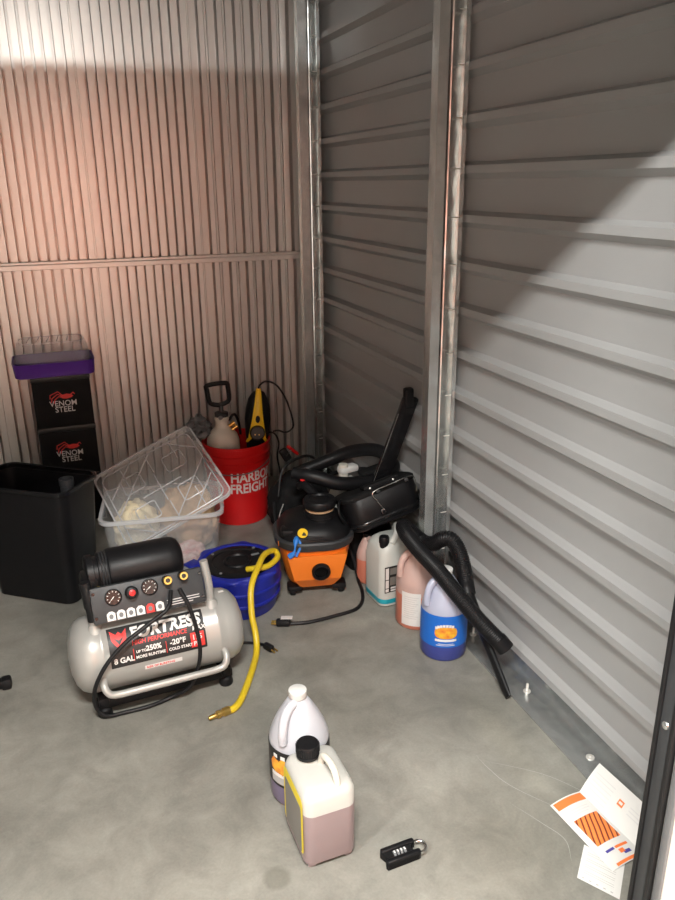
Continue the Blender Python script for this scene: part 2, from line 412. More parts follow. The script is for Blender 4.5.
# back wall: grooved upright sheets, in two tiers with a rail between
wb = bpy.data.objects.new('wall_back', None); COL.objects.link(wb); structure(wb)
def groove_sheet(x0, x1, z0, z1, kind, shift=0.0):
    pts = [(x0, 0)]
    n = 11; start = x0+.030+shift
    for k in range(n):
        c = start+k*.0398
        if c+.014 > x1-.006: break
        if kind == 'even':
            pts += [(c-.0062, 0), (c-.0052, .055), (c+.0052, .055), (c+.0062, 0)]
        elif k % 2 == 0:
            pts += [(c-.0078, 0), (c-.0056, .050), (c+.0056, .050), (c+.0078, 0)]
        else:
            pts += [(c-.011, 0), (c-.008, -.007), (c-.003, -.007), (c-.002, .016), (c+.003, .016), (c+.004, 0)]
    # folded seam at the sheet edge
    pts += [(x1-.012, 0), (x1-.011, -.005), (x1-.007, -.005), (x1-.006, .004), (x1-.004, .004), (x1-.003, 0), (x1, 0)]
    V = []; F = []; m = len(pts)
    for z in (z0, z1):
        for x, d in pts: V.append((x, YB+d, z))
        for x, d in reversed(pts): V.append((x, YB+d+.0012, z))
    n2 = 2*m
    for i in range(n2): F.append((i, (i+1) % n2, n2+(i+1) % n2, n2+i))
    for i in range(m-1):
        a, b_, c_, d_ = i, i+1, n2-2-i, n2-1-i
        F.append((a, d_, c_, b_)); F.append((n2+a, n2+b_, n2+c_, n2+d_))
    return B().add(V, F)
for x0 in (-1.232, -.760, -.288, .184, .656):
    kd = 'even' if x0 < .6 else 'alt'  # alternating profile is invented: its raised lips imitate uneven light on the rightmost sheets
    groove_sheet(max(x0, XL), x0+.472, .004, 1.118, kd, .006).build('sheet_panel', 'white_panel', wb, 20)
    groove_sheet(max(x0, XL), x0+.472, 1.136, 2.72, kd).build('sheet_panel', 'white_panel', wb, 20)
o = [(-.004, 1.104), (-.006, 1.106), (-.006, 1.124), (-.016, 1.126), (-.018, 1.130), (-.018, 1.138), (-.014, 1.141), (.0, 1.141), (0, 1.104)]
B().loft([[(x, YB+d, z) for d, z in o] for x in (XL, 1.118)]).build('rail', 'white_panel', wb, 20)
B().box((.06, YB+.10, 1.36), (2.4, .06, 2.72)).build('backing_board', 'dark_grey', wb, 0)

# left side sheet (out of frame, seen by the light)
wl = bpy.data.objects.new('wall_left', None); COL.objects.link(wl); structure(wl)
wl.location = (XL, 0, 0); wl.rotation_euler = (0, 0, PI)
rib_sheet(-YB-.03, -YF-.06).build('sheet_panel', 'grey_panel', wl, 30)

# front wall with the door opening, open above z 2.403
wf = bpy.data.objects.new('wall_front', None); COL.objects.link(wf); structure(wf)
for sx, x in ((1, .789), (-1, -.78)):
    B().box((sx*(abs(x)+.018+4.4)/2, YF-.001, 1.2015), (4.4-abs(x)-.018, .054, 2.403), bev=.004).build('front_panel', 'jamb_white', wf)
    # door guide: black channel lining the reveal, with seal strips and screw heads
    g = B().box((x+sx*.010, YF+.010, .995), (.012, .034, 1.99), bev=.002).build('door_guide', 'dark_grey', wf)
    for y in (YF+.025, YF-.006): B().box((x+sx*.006, y, .995), (.012, .009, 1.99), bev=.003).build('seal_strip', 'black_rubber', g)
    for z in (.26, .66, 1.06, 1.46, 1.86):
        B().lathe([(.007, 0), (.006, .002), (0, .003)], 12, tr(x+sx*.004, YF+.010, z) @ rot('Y', -90*sx)).build('screw_head', 'galv', g)
    B().box((x+sx*.0135, YF-.018, .995), (.007, .014, 1.99), bev=.002).build('jamb_edge', 'mid_grey', wf)
B().box((0, YF+.012, (1.99+2.403)/2), (1.64, .05, 2.403-1.99), bev=.003).build('header_panel', 'jamb_white', wf)
B().box((.935, YF-.032, .20), (.06, .008, .4), bev=.002).build('jamb_cover', 'jamb_white', wf)

# corridor behind the camera: ribbed orange doors opposite
wo = bpy.data.objects.new('wall_corridor', None); COL.objects.link(wo); structure(wo)
B().box((0, -1.56, 3.15), (9, .1, 1.7)).build('upper_wall', 'white_wall', wo, 0)
for x in (-2.95, .15, 3.25):
    b = B(); zz = [(-1.52, 0), (-1.52, 2.3)]
    rings = []
    n = 23
    prof = []
    for k in range(n): prof += [(-1.52, k*.1), (-1.52, k*.1+.05), (-1.505, k*.1+.06), (-1.505, k*.1+.09)]
    prof += [(-1.52, 2.3), (-1.56, 2.3), (-1.56, 0)]
    B().loft([[(xx, y, z) for y, z in prof] for xx in (x-.72, x+.72)]).build('door_curtain', 'orange_door', wo, 20)
    B().box((x+1.55, -1.53, 1.15), (1.66, .08, 2.3)).build('pier', 'white_wall', wo, 0)

# ------------------------------------------------------------------ air compressor
def air_compressor():
    t = thing('air_compressor', 'silver air compressor with a black motor and gauge panel on the floor', 'compressor', (.154, 2.038, 0), 3.5)
    R, zc, hl = .112, .162, .257
    X = tr(0, 0, zc) @ rot('Y', 90)
    prof = [(0, -hl), (.045, -hl+.003), (.080, -hl+.013), (.100, -hl+.028), (.109, -hl+.045), (R, -hl+.065), (R, -hl+.085), (R+.0015, -hl+.088), (R+.0015, -hl+.094), (R, -hl+.097)]
    prof = prof + [(r, -z) for r, z in reversed(prof)]
    tank = B().lathe(prof, 48, X).build('tank', 'silver_paint', t)
    def tm(u, v, w):   # u along x, v along the arc up from the front
        a = v/R; return Vector((u-.014, -(R+w)*math.cos(a), zc+(R+w)*math.sin(a)))
    lab = patch('label', 'black_print', tank, tm, -.135, .006, .138, .120, .0008, .0008, 10, 12, 'black label with white and red lettering')
    text('lettering', 'FORTRESS',   .046, 'white_print', lab, tm, -.076, .078, .0020, .0021, shear=.12, sx=.98)
    text('lettering', 'HIGH PERFORMANCE', .0175, 'red_print', lab, tm, -.073, .060, .0020, .0004, shear=.15, sx=.93)
    text('lettering', 'MAX', .018, 'white_print', lab, tm, .100, .062, .0020, .0003, shear=.15)
    text('lettering', '8 GAL', .021, 'white_print', lab, tm, -.127, .018, .0020, .0006)
    text('lettering', 'UP TO', .010, 'white_print', lab, tm, -.064, .036, .0020, .0003)
    text('lettering', '250%', .020, 'white_print', lab, tm, -.036, .036, .0020, .0006)
    text('lettering', 'MORE RUNTIME', .0115, 'white_print', lab, tm, -.066, .020, .0020, .0003)
    text('lettering', '-20°F', .021, 'white_print', lab, tm, .032, .036, .0020, .0006)
    text('lettering', 'COLD START', .0115, 'white_print', lab, tm, .027, .020, .0020, .0003)
    for u in (-.071, .021): patch('divider', 'red_print', lab, tm, u-.0008, .016, u+.0008, .050, .002, .0004, 1, 3)
    q = patch('badge', 'red_print', lab, tm, .092, .014, .132, .056, .0016, .0006, 3, 5)
    text('lettering', '175', .020, 'white_print', q, tm, .096, .036, .0026, .0004); text('lettering', 'PSI', .017, 'white_print', q, tm, .099, .019, .0026, .0004)
    outline_patch('emblem', 'red_print', lab, tm, [(-.128, .112), (-.112, .098), (-.104, .106), (-.096, .098), (-.082, .112), (-.084, .084), (-.092, .070), (-.105, .056), (-.118, .070), (-.126, .084)], .0018)
    outline_patch('emblem', 'black_print', lab, tm, [(-.118, .088), (-.105, .080), (-.092, .088), (-.105, .068)], .0028)
    s2 = patch('sticker', 'white_print', tank, tm, -.045, -.022, .062, -.009, .0008, .0006, 6, 2)
    text('lettering', 'MADE FOR THE JOB' if False else 'RISK OF BURSTING', .0095, 'red_print', s2, tm, -.040, -.0185, .0018, .0001)
    patch('sticker', 'white_print', tank, tm, .206, .168, .222, .178, .0008, .0005, 2, 2)
    # guard tube along the front
    B().tube([(-.172, -.098, .140), (-.176, -.122, .128), (-.170, -.134, .112), (-.150, -.138, .100), (-.08, -.138, .098), (.08, -.138, .098), (.150, -.138, .100), (.170, -.134, .112), (.176, -.122, .130), (.172, -.098, .146)], .0105, 10, 4).build('guard_tube', 'silver_paint', t)
    # base rails and feet
    for y in (-.075, .075):
        B().box((0, y, .040), (.40, .030, .028), bev=.005).build('base_rail', 'black_plastic', t)
    for x in (-.18, .18):
        B().box((x, 0, .050), (.030, .19, .030), bev=.005).build('cross_rail', 'black_plastic', t)
        for y in (-.078, .078):
            B().lathe([(.020, 0), (.022, .006), (.018, .024), (.010, .030), (0, .030)], 16, tr(x, y, 0)).build('rubber_foot', 'black_rubber', t)
    # posts at both ends of the panel
    for x, mm in ((-.176, 'black_rubber'), (.160, 'silver_paint')):
        b = B().tube([(x, -.035, .255), (x-.002, -.030, .330), (x-.010, -.020, .400)], .0125, 12, 4)
        po = b.build('handle_post', 'silver_paint', t)
        if x < 0: B().tube([(x-.0005, -.0335, .288), (x-.003, -.030, .330), (x-.011, -.020, .404)], .0155, 12, 4).build('grip', 'black_rubber', po)
        B().lathe([(.026, 0), (.020, .010), (.0135, .022)], 16, tr(x, -.036, .256)).build('post_collar', 'silver_paint', po)
    # control panel
    X = tr(-.020, -.046, .338) @ rot('X', -24)
    pn = B().box((0, 0, 0), (.318, .034, .102), X, .006).build('control_panel', 'dark_grey', t)
    pm0 = plane_map((0, 0, 0), (1, 0, 0), (0, 0, 1))
    pm = lambda u, v, w: X @ Vector((u, -.017-w, v))
    RX = X @ tr(0, -.017, 0) @ rot('X', 90)
    for u, v, val in ((-.098, .016, 225), (.004, .024, 215)):
        g = B().lathe([(.0235, 0), (.0235, .006), (.0215, .007), (.0205, .0045), (0, .0045)], 28, RX @ tr(u, v, 0)).build('gauge', 'black_gloss', pn)
        for k in range(9):
            a = math.radians(225-k*33.75)
            p = [(math.cos(a)*rr_-(sg*.0007)*math.sin(a), math.sin(a)*rr_+(sg*.0007)*math.cos(a)) for rr_, sg in ((.0145, -1), (.0185, -1), (.0185, 1), (.0145, 1))]
            outline_patch('tick', 'white_print', g, lambda x, y, w: RX @ Vector((u+x, v+y, .0048+w)), p)
        a = math.radians(val)
        p = [(math.cos(a)*.015, math.sin(a)*.015), (-math.sin(a)*.0014, math.cos(a)*.0014), (-math.cos(a)*.004, -math.sin(a)*.004), (math.sin(a)*.0014, -math.cos(a)*.0014)]
        outline_patch('needle', 'white_print', g, lambda x, y, w: RX @ Vector((u+x, v+y, .0055+w)), p)
    kb = B().lathe([(.018, 0), (.018, .022), (.016, .028), (.012, .030), (0, .030)], 20, RX @ tr(-.048, .020, 0)).build('regulator_knob', 'black_plastic', pn)
    B().lathe([(.009, .030), (.009, .033), (.004, .034), (.004, .031), (0, .031)], 20, RX @ tr(-.048, .020, 0)).build('knob_cap', 'red', kb)
    for u, v in ((.053, .034), (.099, .038)):
        cp = B().lathe([(.013, 0), (.013, .018), (.011, .020)], 20, RX @ tr(u, v, 0)).build('coupler', 'black_plastic', pn)
        B().lathe([(.0105, .018), (.0105, .024), (.0125, .025), (.0125, .034), (.011, .036), (.0068, .036), (.0068, .026), (.006, .026)], 20, RX @ tr(u, v, 0)).build('brass_collar', 'brass', cp)
        B().lathe([(.0068, .027), (.0066, .029), (0, .029)], 16, RX @ tr(u, v, 0)).build('coupler_bore', 'black_gloss', cp)
    for u in (-.150, .150):
        for v in (-.034, .034): B().lathe([(.005, 0), (.004, .002), (0, .002)], 10, RX @ tr(u, v, 0)).build('panel_screw', 'black_gloss', pn)
    for k in range(6):
        u = -.122+k*.027
        sq = outline_patch('warning_sticker', 'red_print' if k == 4 else 'white_print', pn, pm, [(u, -.048), (u+.023, -.048), (u+.023, -.028), (u+.016, -.022), (u+.007, -.022), (u, -.028)], .0006, .0006)
        outline_patch('symbol', 'mid_grey', sq, pm, ellipse(u+.0115, -.036, .006, .007, 10), .0014)
    for k in range(3):
        patch('fine_print', 'pale_grey_print', pn, pm, .046, -.026-.007*k, .140-.02*(k == 2), -.0235-.007*k, .0006, .0004, 1, 1)
    # motor housing
    X = tr(-.028, .060, .386) @ rot('Z', 1) @ rot('Y', 90)
    mp_ = [(0, -.150), (.052, -.150), (.058, -.145), (.058, -.128), (.050, -.126), (.050, -.116), (.060, -.114), (.060, -.088), (.064, -.086), (.066, -.080), (.066, .085), (.064, .105), (.056, .120), (.040, .128), (0, .130)]
    mo = B().lathe(mp_, 40, X).build('motor_housing', 'black_plastic', t)
    b = B()
    for k in range(3): b.lathe([(.0605, -.108+.008*k), (.0625, -.106+.008*k), (.0605, -.104+.008*k)], 40, X)
    b.build('housing_band', 'dark_grey', mo)
    B().box((-.02, .06, .290), (.22, .10, .060), bev=.008).build('motor_mount', 'black_plastic', t)
    B().box((-.170, .040, .345), (.050, .085, .11), bev=.015).build('pump_head', 'black_plastic', t)
    B().tube([(-.16, .02, .36), (-.145, -.01, .37), (-.14, -.03, .345)], .005, 8, 4).build('air_pipe', 'brass', t)
    return t
comp = air_compressor()
# power lead hanging in a loop over the tank front
B().tube([(x-.158, y-2.05+.03+.06*(x-.15)+(.020 if z < .03 else .010 if z < .1 else 0), z) for x, y, z in [(.198, 1.945, .352), (.178, 1.905, .322), (.120, 1.898, .292), (.048, 1.890, .255), (-.008, 1.885, .205), (-.044, 1.893, .135), (-.046, 1.915, .055), (-.022, 1.905, .016), (.03, 1.905, .0075), (.10, 1.900, .0075), (.165, 1.905, .012), (.215, 1.890, .045), (.243, 1.883, .095), (.258, 1.895, .160), (.256, 1.908, .225), (.242, 1.925, .300), (.222, 1.945, .352)]], .0060, 10, 8).build('power_cord', 'black_rubber', comp)

# ------------------------------------------------------------------ blue reel and yellow hose
def reel():
    t = thing('hose_reel', 'deep blue round plastic hose reel with a dark centre disc, beside the compressor', 'hose reel', (.488, 2.425, 0), 10); t.scale = (1.04, 1.04, .82)
    rings = []
    def ring(z, r, lob):
        return [((r+lob*max(0, math.cos(6*a))**2)*math.cos(a), (r+lob*max(0, math.cos(6*a))**2)*math.sin(a), z) for a in [2*PI*k/72 for k in range(72)]]
    secs = [(0, .118, 0), (.004, .126, 0), (.06, .138, 0), (.064, .143, 0), (.074, .143, 0), (.078, .139, 0), (.12, .144, 0), (.124, .149, 0), (.134, .149, 0), (.138, .145, 0), (.175, .147, .002), (.190, .146, .012), (.200, .144, .016), (.206, .140, .014), (.207, .128, .0), (.199, .120, 0)]
    body = B().loft([ring(*s) for s in secs], cap1=True).build('drum', 'blue_reel', t)
    B().lathe([(.118, .198), (.118, .204), (.112, .208), (.090, .209), (.086, .205), (.050, .205), (.047, .212), (.040, .214), (.036, .207), (0, .207)], 48).build('disc', 'black_plastic', t)
    B().box((.070, .01, .210), (.030, .010, .006), bev=.002).build('disc_mark', 'mid_grey', t)
    for k in range(4):
        a = .6+k*PI/2
        B().lathe([(.006, .205), (.005, .212), (0, .212)], 10, tr(.104*math.cos(a), .104*math.sin(a), 0)).build('rivet', 'mid_grey', t)
    B().box((-.115, .10, .207), (.05, .05, .012), rot('Z', 20), .005).build('hose_guide', 'blue_reel', t)
    return t
reel()
def yellow_hose():
    t = thing('air_hose', 'yellow air hose with brass end hanging from the blue reel to the floor', 'hose', (.40, 1.90, 0))
    P = [(.50, 2.33, .180), (.531, 2.31, .189), (.576, 2.325, .182), (.622, 2.37, .186), (.616, 2.395, .200), (.569, 2.345, .218), (.526, 2.27, .214), (.484, 2.205, .178), (.470, 2.155, .106), (.472, 2.12, .050), (.461, 2.075, .013), (.422, 1.983, .0105), (.364, 1.869, .0105), (.334, 1.832, .0105), (.314, 1.826, .0105)]
    b = B().tube([(x-.4, y-1.9, z) for x, y, z in P], .0105, 12, 8); b.build('hose', 'yellow_hose', t)
    d = Vector((-.024, -.006, 0)).normalized()
    X = tr(-.086, -.074, .0115) @ Vector((0, 0, 1)).rotation_difference(d).to_matrix().to_4x4()
    B().lathe([(.0115, -.004), (.0125, 0), (.0125, .016), (.0095, .018), (.0095, .026), (.0115, .027), (.0115, .036), (.0075, .038), (.0065, .058), (.0045, .062), (0, .062)], 14, X).build('brass_fitting', 'brass', t)
    return t
yellow_hose()
def lead(name, label, pts, r, plugs):
    t = thing(name, label, 'cord', (pts[0][0], pts[0][1], 0))
    o = Vector((pts[0][0], pts[0][1], 0))
    B().tube([Vector(p)-o for p in pts], r, 8, 6).build('cord', 'black_rubber', t)
    return t, o
t, o = lead('plug_lead', 'thin black lead with a plug on the floor by the yellow hose', [(.37, 2.19, .010), (.404, 2.165, .006), (.45, 2.15, .006), (.485, 2.13, .006), (.497, 2.108, .012)], .0045, 1)
X = tr(Vector((.506, 2.090, .013))-o) @ rot('Z', -62)
B().box((0, 0, 0), (.040, .020, .022), X, .006).build('plug', 'black_rubber', t)
for s in (-.006, .006): B().box((.028, s, 0), (.018, .0015, .006), X).build('prong', 'brass', t)

# ------------------------------------------------------------------ orange vacuum
def vacuum():
    t = thing('wet_dry_vacuum', 'orange and black wet-dry vacuum beside the blue reel', 'vacuum', (.790, 2.470, 0), -12)
    def ring(z, w, d, r): return [(x, y, z) for x, y in rr(w, d, r, 7)]
    B().loft([ring(.030, .17, .17, .06), (ring(.034, .19, .19, .07)), ring(.06, .215, .215, .08), ring(.13, .245, .245, .09), ring(.185, .268, .262, .10), ring(.190, .274, .268, .105), ring(.205, .276, .270, .105)]).build('tub', 'orange_plastic', t)
    # front panel with the port
    fp = B().loft([[(-.060, -.098, .036), (.060, -.098, .036), (.060, -.02, .036), (-.060, -.02, .036)], [(-.085, -.128, .080), (.085, -.128, .080), (.085, -.02, .08), (-.085, -.02, .08)], [(-.105, -.142, .170), (.105, -.142, .170), (.105, -.02, .17), (-.105, -.02, .17)], [(-.108, -.141, .182), (.108, -.141, .182), (.108, -.02, .182), (-.108, -.02, .182)]]).build('front_panel', 'orange_plastic', t, 20)
    X = tr(.012, -.128, .118) @ rot('X', 97)
    po = B().lathe([(.034, -.01), (.034, .018), (.031, .022), (.026, .022), (.025, .012), (.024, -.02)], 28, X).build('hose_port', 'black_plastic', t)
    B().lathe([(.0255, .010), (0, .010)], 20, X).build('port_flap', 'black_gloss', po)
    for sx in (-1, 1):
        for sy in (-1, 1):
            f = B().box((sx*.082, sy*.078, .032), (.055, .055, .022), bev=.008).build('caster', 'black_plastic', t)
            B().lathe([(.017, -.010), (.019, -.007), (.019, .007), (.017, .010)], 16, tr(sx*.090, sy*.084, .019) @ rot('Y', 90)).build('wheel', 'black_rubber', f)
    B().loft([ring(.200, .290, .284, .11), ring(.204, .296, .290, .115), ring(.226, .298, .292, .115), ring(.232, .288, .282, .11)]).build('rim', 'dark_grey', t)
    B().loft([ring(.228, .272, .266, .10), ring(.246, .266, .260, .10), ring(.272, .230, .222, .09), ring(.290, .170, .160, .07), ring(.297, .09, .08, .03)]).build('head', 'black_plastic', t)
    X = tr(.022, -.030, 0)
    m = B().lathe([(.058, .235), (.058, .262), (.0555, .264), (.0555, .272), (.058, .274), (.058, .286), (.0555, .288), (.0555, .296), (.058, .298), (.058, .314), (.050, .316), (.050, .328), (.058, .330), (.061, .335), (.061, .354), (.057, .360), (.038, .362), (.034, .356), (0, .355)], 36, X).build('motor_cap', 'black_plastic', t)
    B().lathe([(.0515, .318), (.0525, .319), (.0525, .326), (.0515, .327)], 36, X).build('filter_band', 'tan_cloth', m)
    B().tube([(.035, .015, .315), (.01, .055, .345), (-.02, .095, .365), (-.035, .125, .350)], .017, 10, 5).build('carry_handle', 'black_plastic', t)
    B().lathe([(.010, 0), (.009, .005), (0, .006)], 12, tr(-.026, .100, .382)).build('handle_rivet', 'red', t)
    # badge and cord wraps
    bX = tr(-.050, -.121, .266) @ rot('X', 40)
    bd = B().lathe([(.0185, 0), (.0185, .003), (0, .0035)], 24, bX).build('badge', 'yellow', t)
    outline_patch('badge_mark', 'black_print', bd, lambda x, y, w: bX @ Vector((x, y, .0034+w)), [(-.004, -.009), (.001, -.011), (.012, -.012), (.010, -.003), (.004, .003), (.0, -.002)])
    for k, (zz, rr_) in enumerate(((.243, .136), (.256, .130))):
        P = [(rr_*1.02*math.cos(a), rr_*math.sin(a)*.98, zz+.01*math.sin(a*2+k)) for a in [(-2.6+k*.5)+2.6*j/8 for j in range(9)]]
        B().tube(P, .0045, 8, 4).build('cord_wrap', 'black_rubber', t)
    B().tube([(.130, -.03, .24), (.10, -.085, .29), (.085, -.09, .335), (.10, -.04, .35), (.13, .02, .30)], .0045, 8, 6).build('cord_wrap', 'black_rubber', t)
    B().box((-.100, -.070, .255), (.05, .06, .03), rot('Z', 0), .01).build('latch', 'black_plastic', t)
    B().box((-.128, -.060, .215), (.020, .050, .026), bev=.005).build('side_clip', 'orange_plastic', t)
    B().tube([(-.070, -.115, .250), (-.078, -.135, .235), (-.085, -.145, .205), (-.105, -.150, .190)], lambda u: .007+.004*math.sin(u*9), 8, 5).build('blue_tie', 'blue_tie', t)
    B().tube([(-.070, -.115, .250), (-.060, -.135, .225), (-.078, -.148, .190)], .005, 8, 5).build('blue_tie', 'blue_tie', t)
    return t
vacuum()
# vacuum lead on the floor
t, o = lead('power_lead', 'black power lead curving across the floor before the vacuum, white tag on its plug', [(.925, 2.50, .16), (.948, 2.455, .07), (.945, 2.40, .012), (.932, 2.33, .007), (.905, 2.26, .007), (.86, 2.215, .007), (.77, 2.200, .007), (.68, 2.195, .007), (.615, 2.205, .009)], .0065, 1)
X = tr(Vector((.592, 2.215, .014))-o) @ rot('Z', 160)
B().box((0, 0, 0), (.050, .026, .024), X, .007).build('plug', 'black_rubber', t)
for s in (-.007, .007): B().box((.032, s, 0), (.018, .0016, .007), X).build('prong', 'brass', t)
B().box((-.012, -.010, .0135), (.040, .030, .0015), X @ rot('X', 12)).build('tag', 'white_print', t)

# ------------------------------------------------------------------ black machine with handle
def machine():
    t = thing('floor_machine', 'black boxy floor machine with a wire bail and long angled handle behind the jugs', 'floor machine', (1.035, 2.560, 0), 0)
    B().loft([[(x, y, z) for x, y in rr(w, d, .03, 4)] for z, w, d in ((0, .16, .14), (.02, .18, .16), (.16, .18, .16), (.225, .15, .12))]).build('lower_body', 'black_matte', t)
    X = tr(.010, -.115, .300) @ rot('Y', -14) @ rot('X', -20)
    def ring(z, w, d, r): return [(x, y, z) for x, y in rr(w, d, r, 6)]
    bx = B().loft([ring(-.068, .25, .17, .05), ring(-.062, .275, .19, .06), ring(-.02, .29, .205, .06), ring(.050, .292, .210, .06), ring(.054, .286, .205, .06)], X=X).build('head_box', 'black_plastic', t)
    B().loft([ring(.052, .296, .214, .062), ring(.056, .300, .218, .064), ring(.066, .300, .218, .064), ring(.074, .28, .20, .055)], X=X).build('lid', 'black_matte', t)
    B().loft([ring(-.050, .285, .200, .058), ring(-.046, .290, .205, .06), ring(-.038, .290, .205, .06), ring(-.034, .284, .2, .058)], X=X).build('lower_rim', 'black_gloss', t)
    B().tube([X @ Vector(p) for p in ((-.02, -0.120, -.012), (-.035, -0.123, .030), (-.040, -0.125, .063), (.04, -0.126, .068), (.120, -0.125, .068), (.128, -0.116, .030), (.122, -0.108, .005))], .0022, 8, 4).build('wire_bail', 'chrome', t)
    for x in (-.018, .098):
        B().box((x, -.116, .060), (.014, .010, .012), X, .002).build('bail_clip', 'dark_grey', t)
    B().box((-.022, -.112, -.018), (.022, .014, .022), X, .004).build('latch', 'black_gloss', t)
    # handle: flat bar in a hinge bracket, with a grip on top
    for x in (-.035, .060):
        B().lathe([(.008, 0), (.007, .005), (.003, .008), (0, .008)], 14, X @ tr(x, -.085, .074)).build('rivet', 'chrome', t)
    B().box((.012, -.06, .080), (.14, .06, .016), X, .004).build('hinge_bracket', 'black_matte', t)
    A, E_ = Vector((.020, -.085, .350)), Vector((.140, -.100, .690))
    d = (E_-A).normalized(); Q = Vector((0, 0, 1)).rotation_difference(d).to_matrix().to_4x4()
    hb = B().box((0, 0, (E_-A).length/2), (.062, .022, (E_-A).length), tr(A) @ Q, .005).build('handle_bar', 'black_gloss', t)
    B().tube([A+Q.to_3x3() @ Vector((-.032, -.012, .01)), A+Q.to_3x3() @ Vector((-.032, -.012, .30))], .002, 6, 1).build('edge_wire', 'chrome', hb)
    L = (E_-A).length
    B().box((0, 0, 0), (.036, .030, .075), tr(A) @ Q @ tr(-.010, 0, L+.005) @ rot('Y', -22), .008).build('grip', 'black_rubber', hb)
    B().box((.022, .012, L-.06), (.030, .030, .14), tr(A) @ Q, .008).build('lever', 'black_rubber', hb)
    B().box((.135, .06, .335), (.12, .05, .045), rot('Y', -12), .012).build('rear_arm', 'black_matte', t)
    return t
machine()

# fat black hose loop lying on the machine and the bag
tag(B().tube([(.762, 2.62, .398), (.834, 2.57, .390), (.921, 2.54, .362), (1.020, 2.545, .350), (1.105, 2.555, .352), (1.155, 2.565, .372), (1.160, 2.590, .405), (1.135, 2.640, .430), (1.095, 2.690, .428), (1.035, 2.745, .405), (.965, 2.775, .372), (.873, 2.78, .345), (.82, 2.78, .325)], lambda u: .027-.003*(u < .04), 16, 8).build('vacuum_hose', 'black_plastic'), 'fat smooth black vacuum hose curled in a loop above the orange vacuum', 'hose')
# bag under it
bag = thing('tool_bag', 'lumpy black tool bag between the red bucket and the hose loop', 'bag', (.860, 2.885, 0), 0)
b = blob(3, (.135, .150, .155), 4, .14, 2.2, .1, .08); b.v = [v+Vector((0, 0, .143)) for v in b.v]; b.build('bag_body', 'black_matte', bag, 80)
B().tube([(-.11, -.08, .23), (-.08, -.05, .33), (.0, -.02, .365), (.07, .0, .35), (.10, .03, .27)], .006, 8, 6).build('strap', 'black_rubber', bag)
B().tube([(-.125, -.06, .20), (-.135, -.11, .14), (-.11, -.15, .10), (-.10, -.155, .05), (-.12, -.14, .012)], .005, 8, 6).build('strap', 'black_rubber', bag)
B().tube([(-.10, -.12, .21), (-.125, -.14, .16), (-.105, -.155, .12)], .0045, 8, 6).build('buckle_loop', 'chrome', bag)
B().box((-.105, -.15, .115), (.022, .010, .016), bev=.003).build('buckle', 'chrome', bag)
rc = thing('hand_clamp', 'small black tool with a red grip lying on top of the black bag', 'tool', (.860, 2.985, .318), 0)
B().box((0, 0, 0), (.014, .018, .065), tr(.010, 0, .040) @ rot('Y', -48), .005).build('red_grip', 'red', rc)
B().box((0, 0, 0), (.036, .022, .060), tr(-.024, 0, .024) @ rot('Y', -30), .008).build('body', 'black_rubber', rc)
B().tube([(-.02, -.012, .02), (-.01, -.012, .036), (.0, -.012, .045)], .003, 6, 4).build('lever', 'chrome', rc)
# thinner cable ring within the loop
tag(B().tube([(1.030+.095*math.cos(a), 2.665+.09*math.sin(a), .325+.006*math.sin(3*a)) for a in [.4+5.9*k/16 for k in range(17)]], .009, 10, 5).build('coiled_cable', 'black_rubber'), 'thinner black cable coiled inside the fat hose loop', 'cable')
# white bottle top seen within the loop
wb_ = thing('spray_bottle', 'white handled bottle standing inside the black hose loop', 'bottle', (1.010, 2.705, 0), 15)
B().loft([[(x, y, z) for x, y in rr(w, d, r, 5)] for z, w, d, r in ((0, .13, .09, .025), (.005, .14, .10, .03), (.24, .14, .10, .03), (.29, .10, .07, .025), (.315, .06, .05, .02))]).build('body', 'milky_white', wb_)
B().box((.010, 0, .350), (.085, .045, .030), bev=.010).build('handle', 'white_plastic', wb_)
B().lathe([(.020, .31), (.020, .370), (.018, .374), (0, .374)], 18, tr(-.012, 0, 0)).build('cap', 'ivory_plastic', wb_)

# ------------------------------------------------------------------ jugs
def jug(name, label, loc, rz, shell_m, liquid_m, fill, cap_m, r=.074, h=.300, neck=.018):
    t = thing(name, label, 'jug', loc, rz)
    prof = [(r*.82, 0), (r*.93, .003), (r, .012), (r, h*.545), (r*.985, h*.585), (r*.90, h*.655), (r*.72, h*.755), (r*.50, h*.850), (r*.36, h*.905), (neck, h*.925), (neck, h*.945)]
    B().lathe(prof, 40).build('body', shell_m, t)
    lp = [(r*.82, -.0002), (r*.935, .0028), (r+.0004, .012), (r+.0004, fill), (r*.98, fill+.0005), (0, fill+.0005)]
    B().lathe(lp, 40).build('liquid', liquid_m, t)
    B().tube([(-.012, -.010, h*.905), (-.034, -.020, h*.90), (-.052, -.030, h*.84), (-.060, -.036, h*.74), (-.060, -.036, h*.64)], .0115, 12, 6).build('handle', shell_m, t)
    cp = B().lathe([(neck+.003, h*.935), (neck+.004, h*.94), (neck+.004, h*.995), (neck+.002, h), (0, h)], 30).build('cap', cap_m, t)
    return t
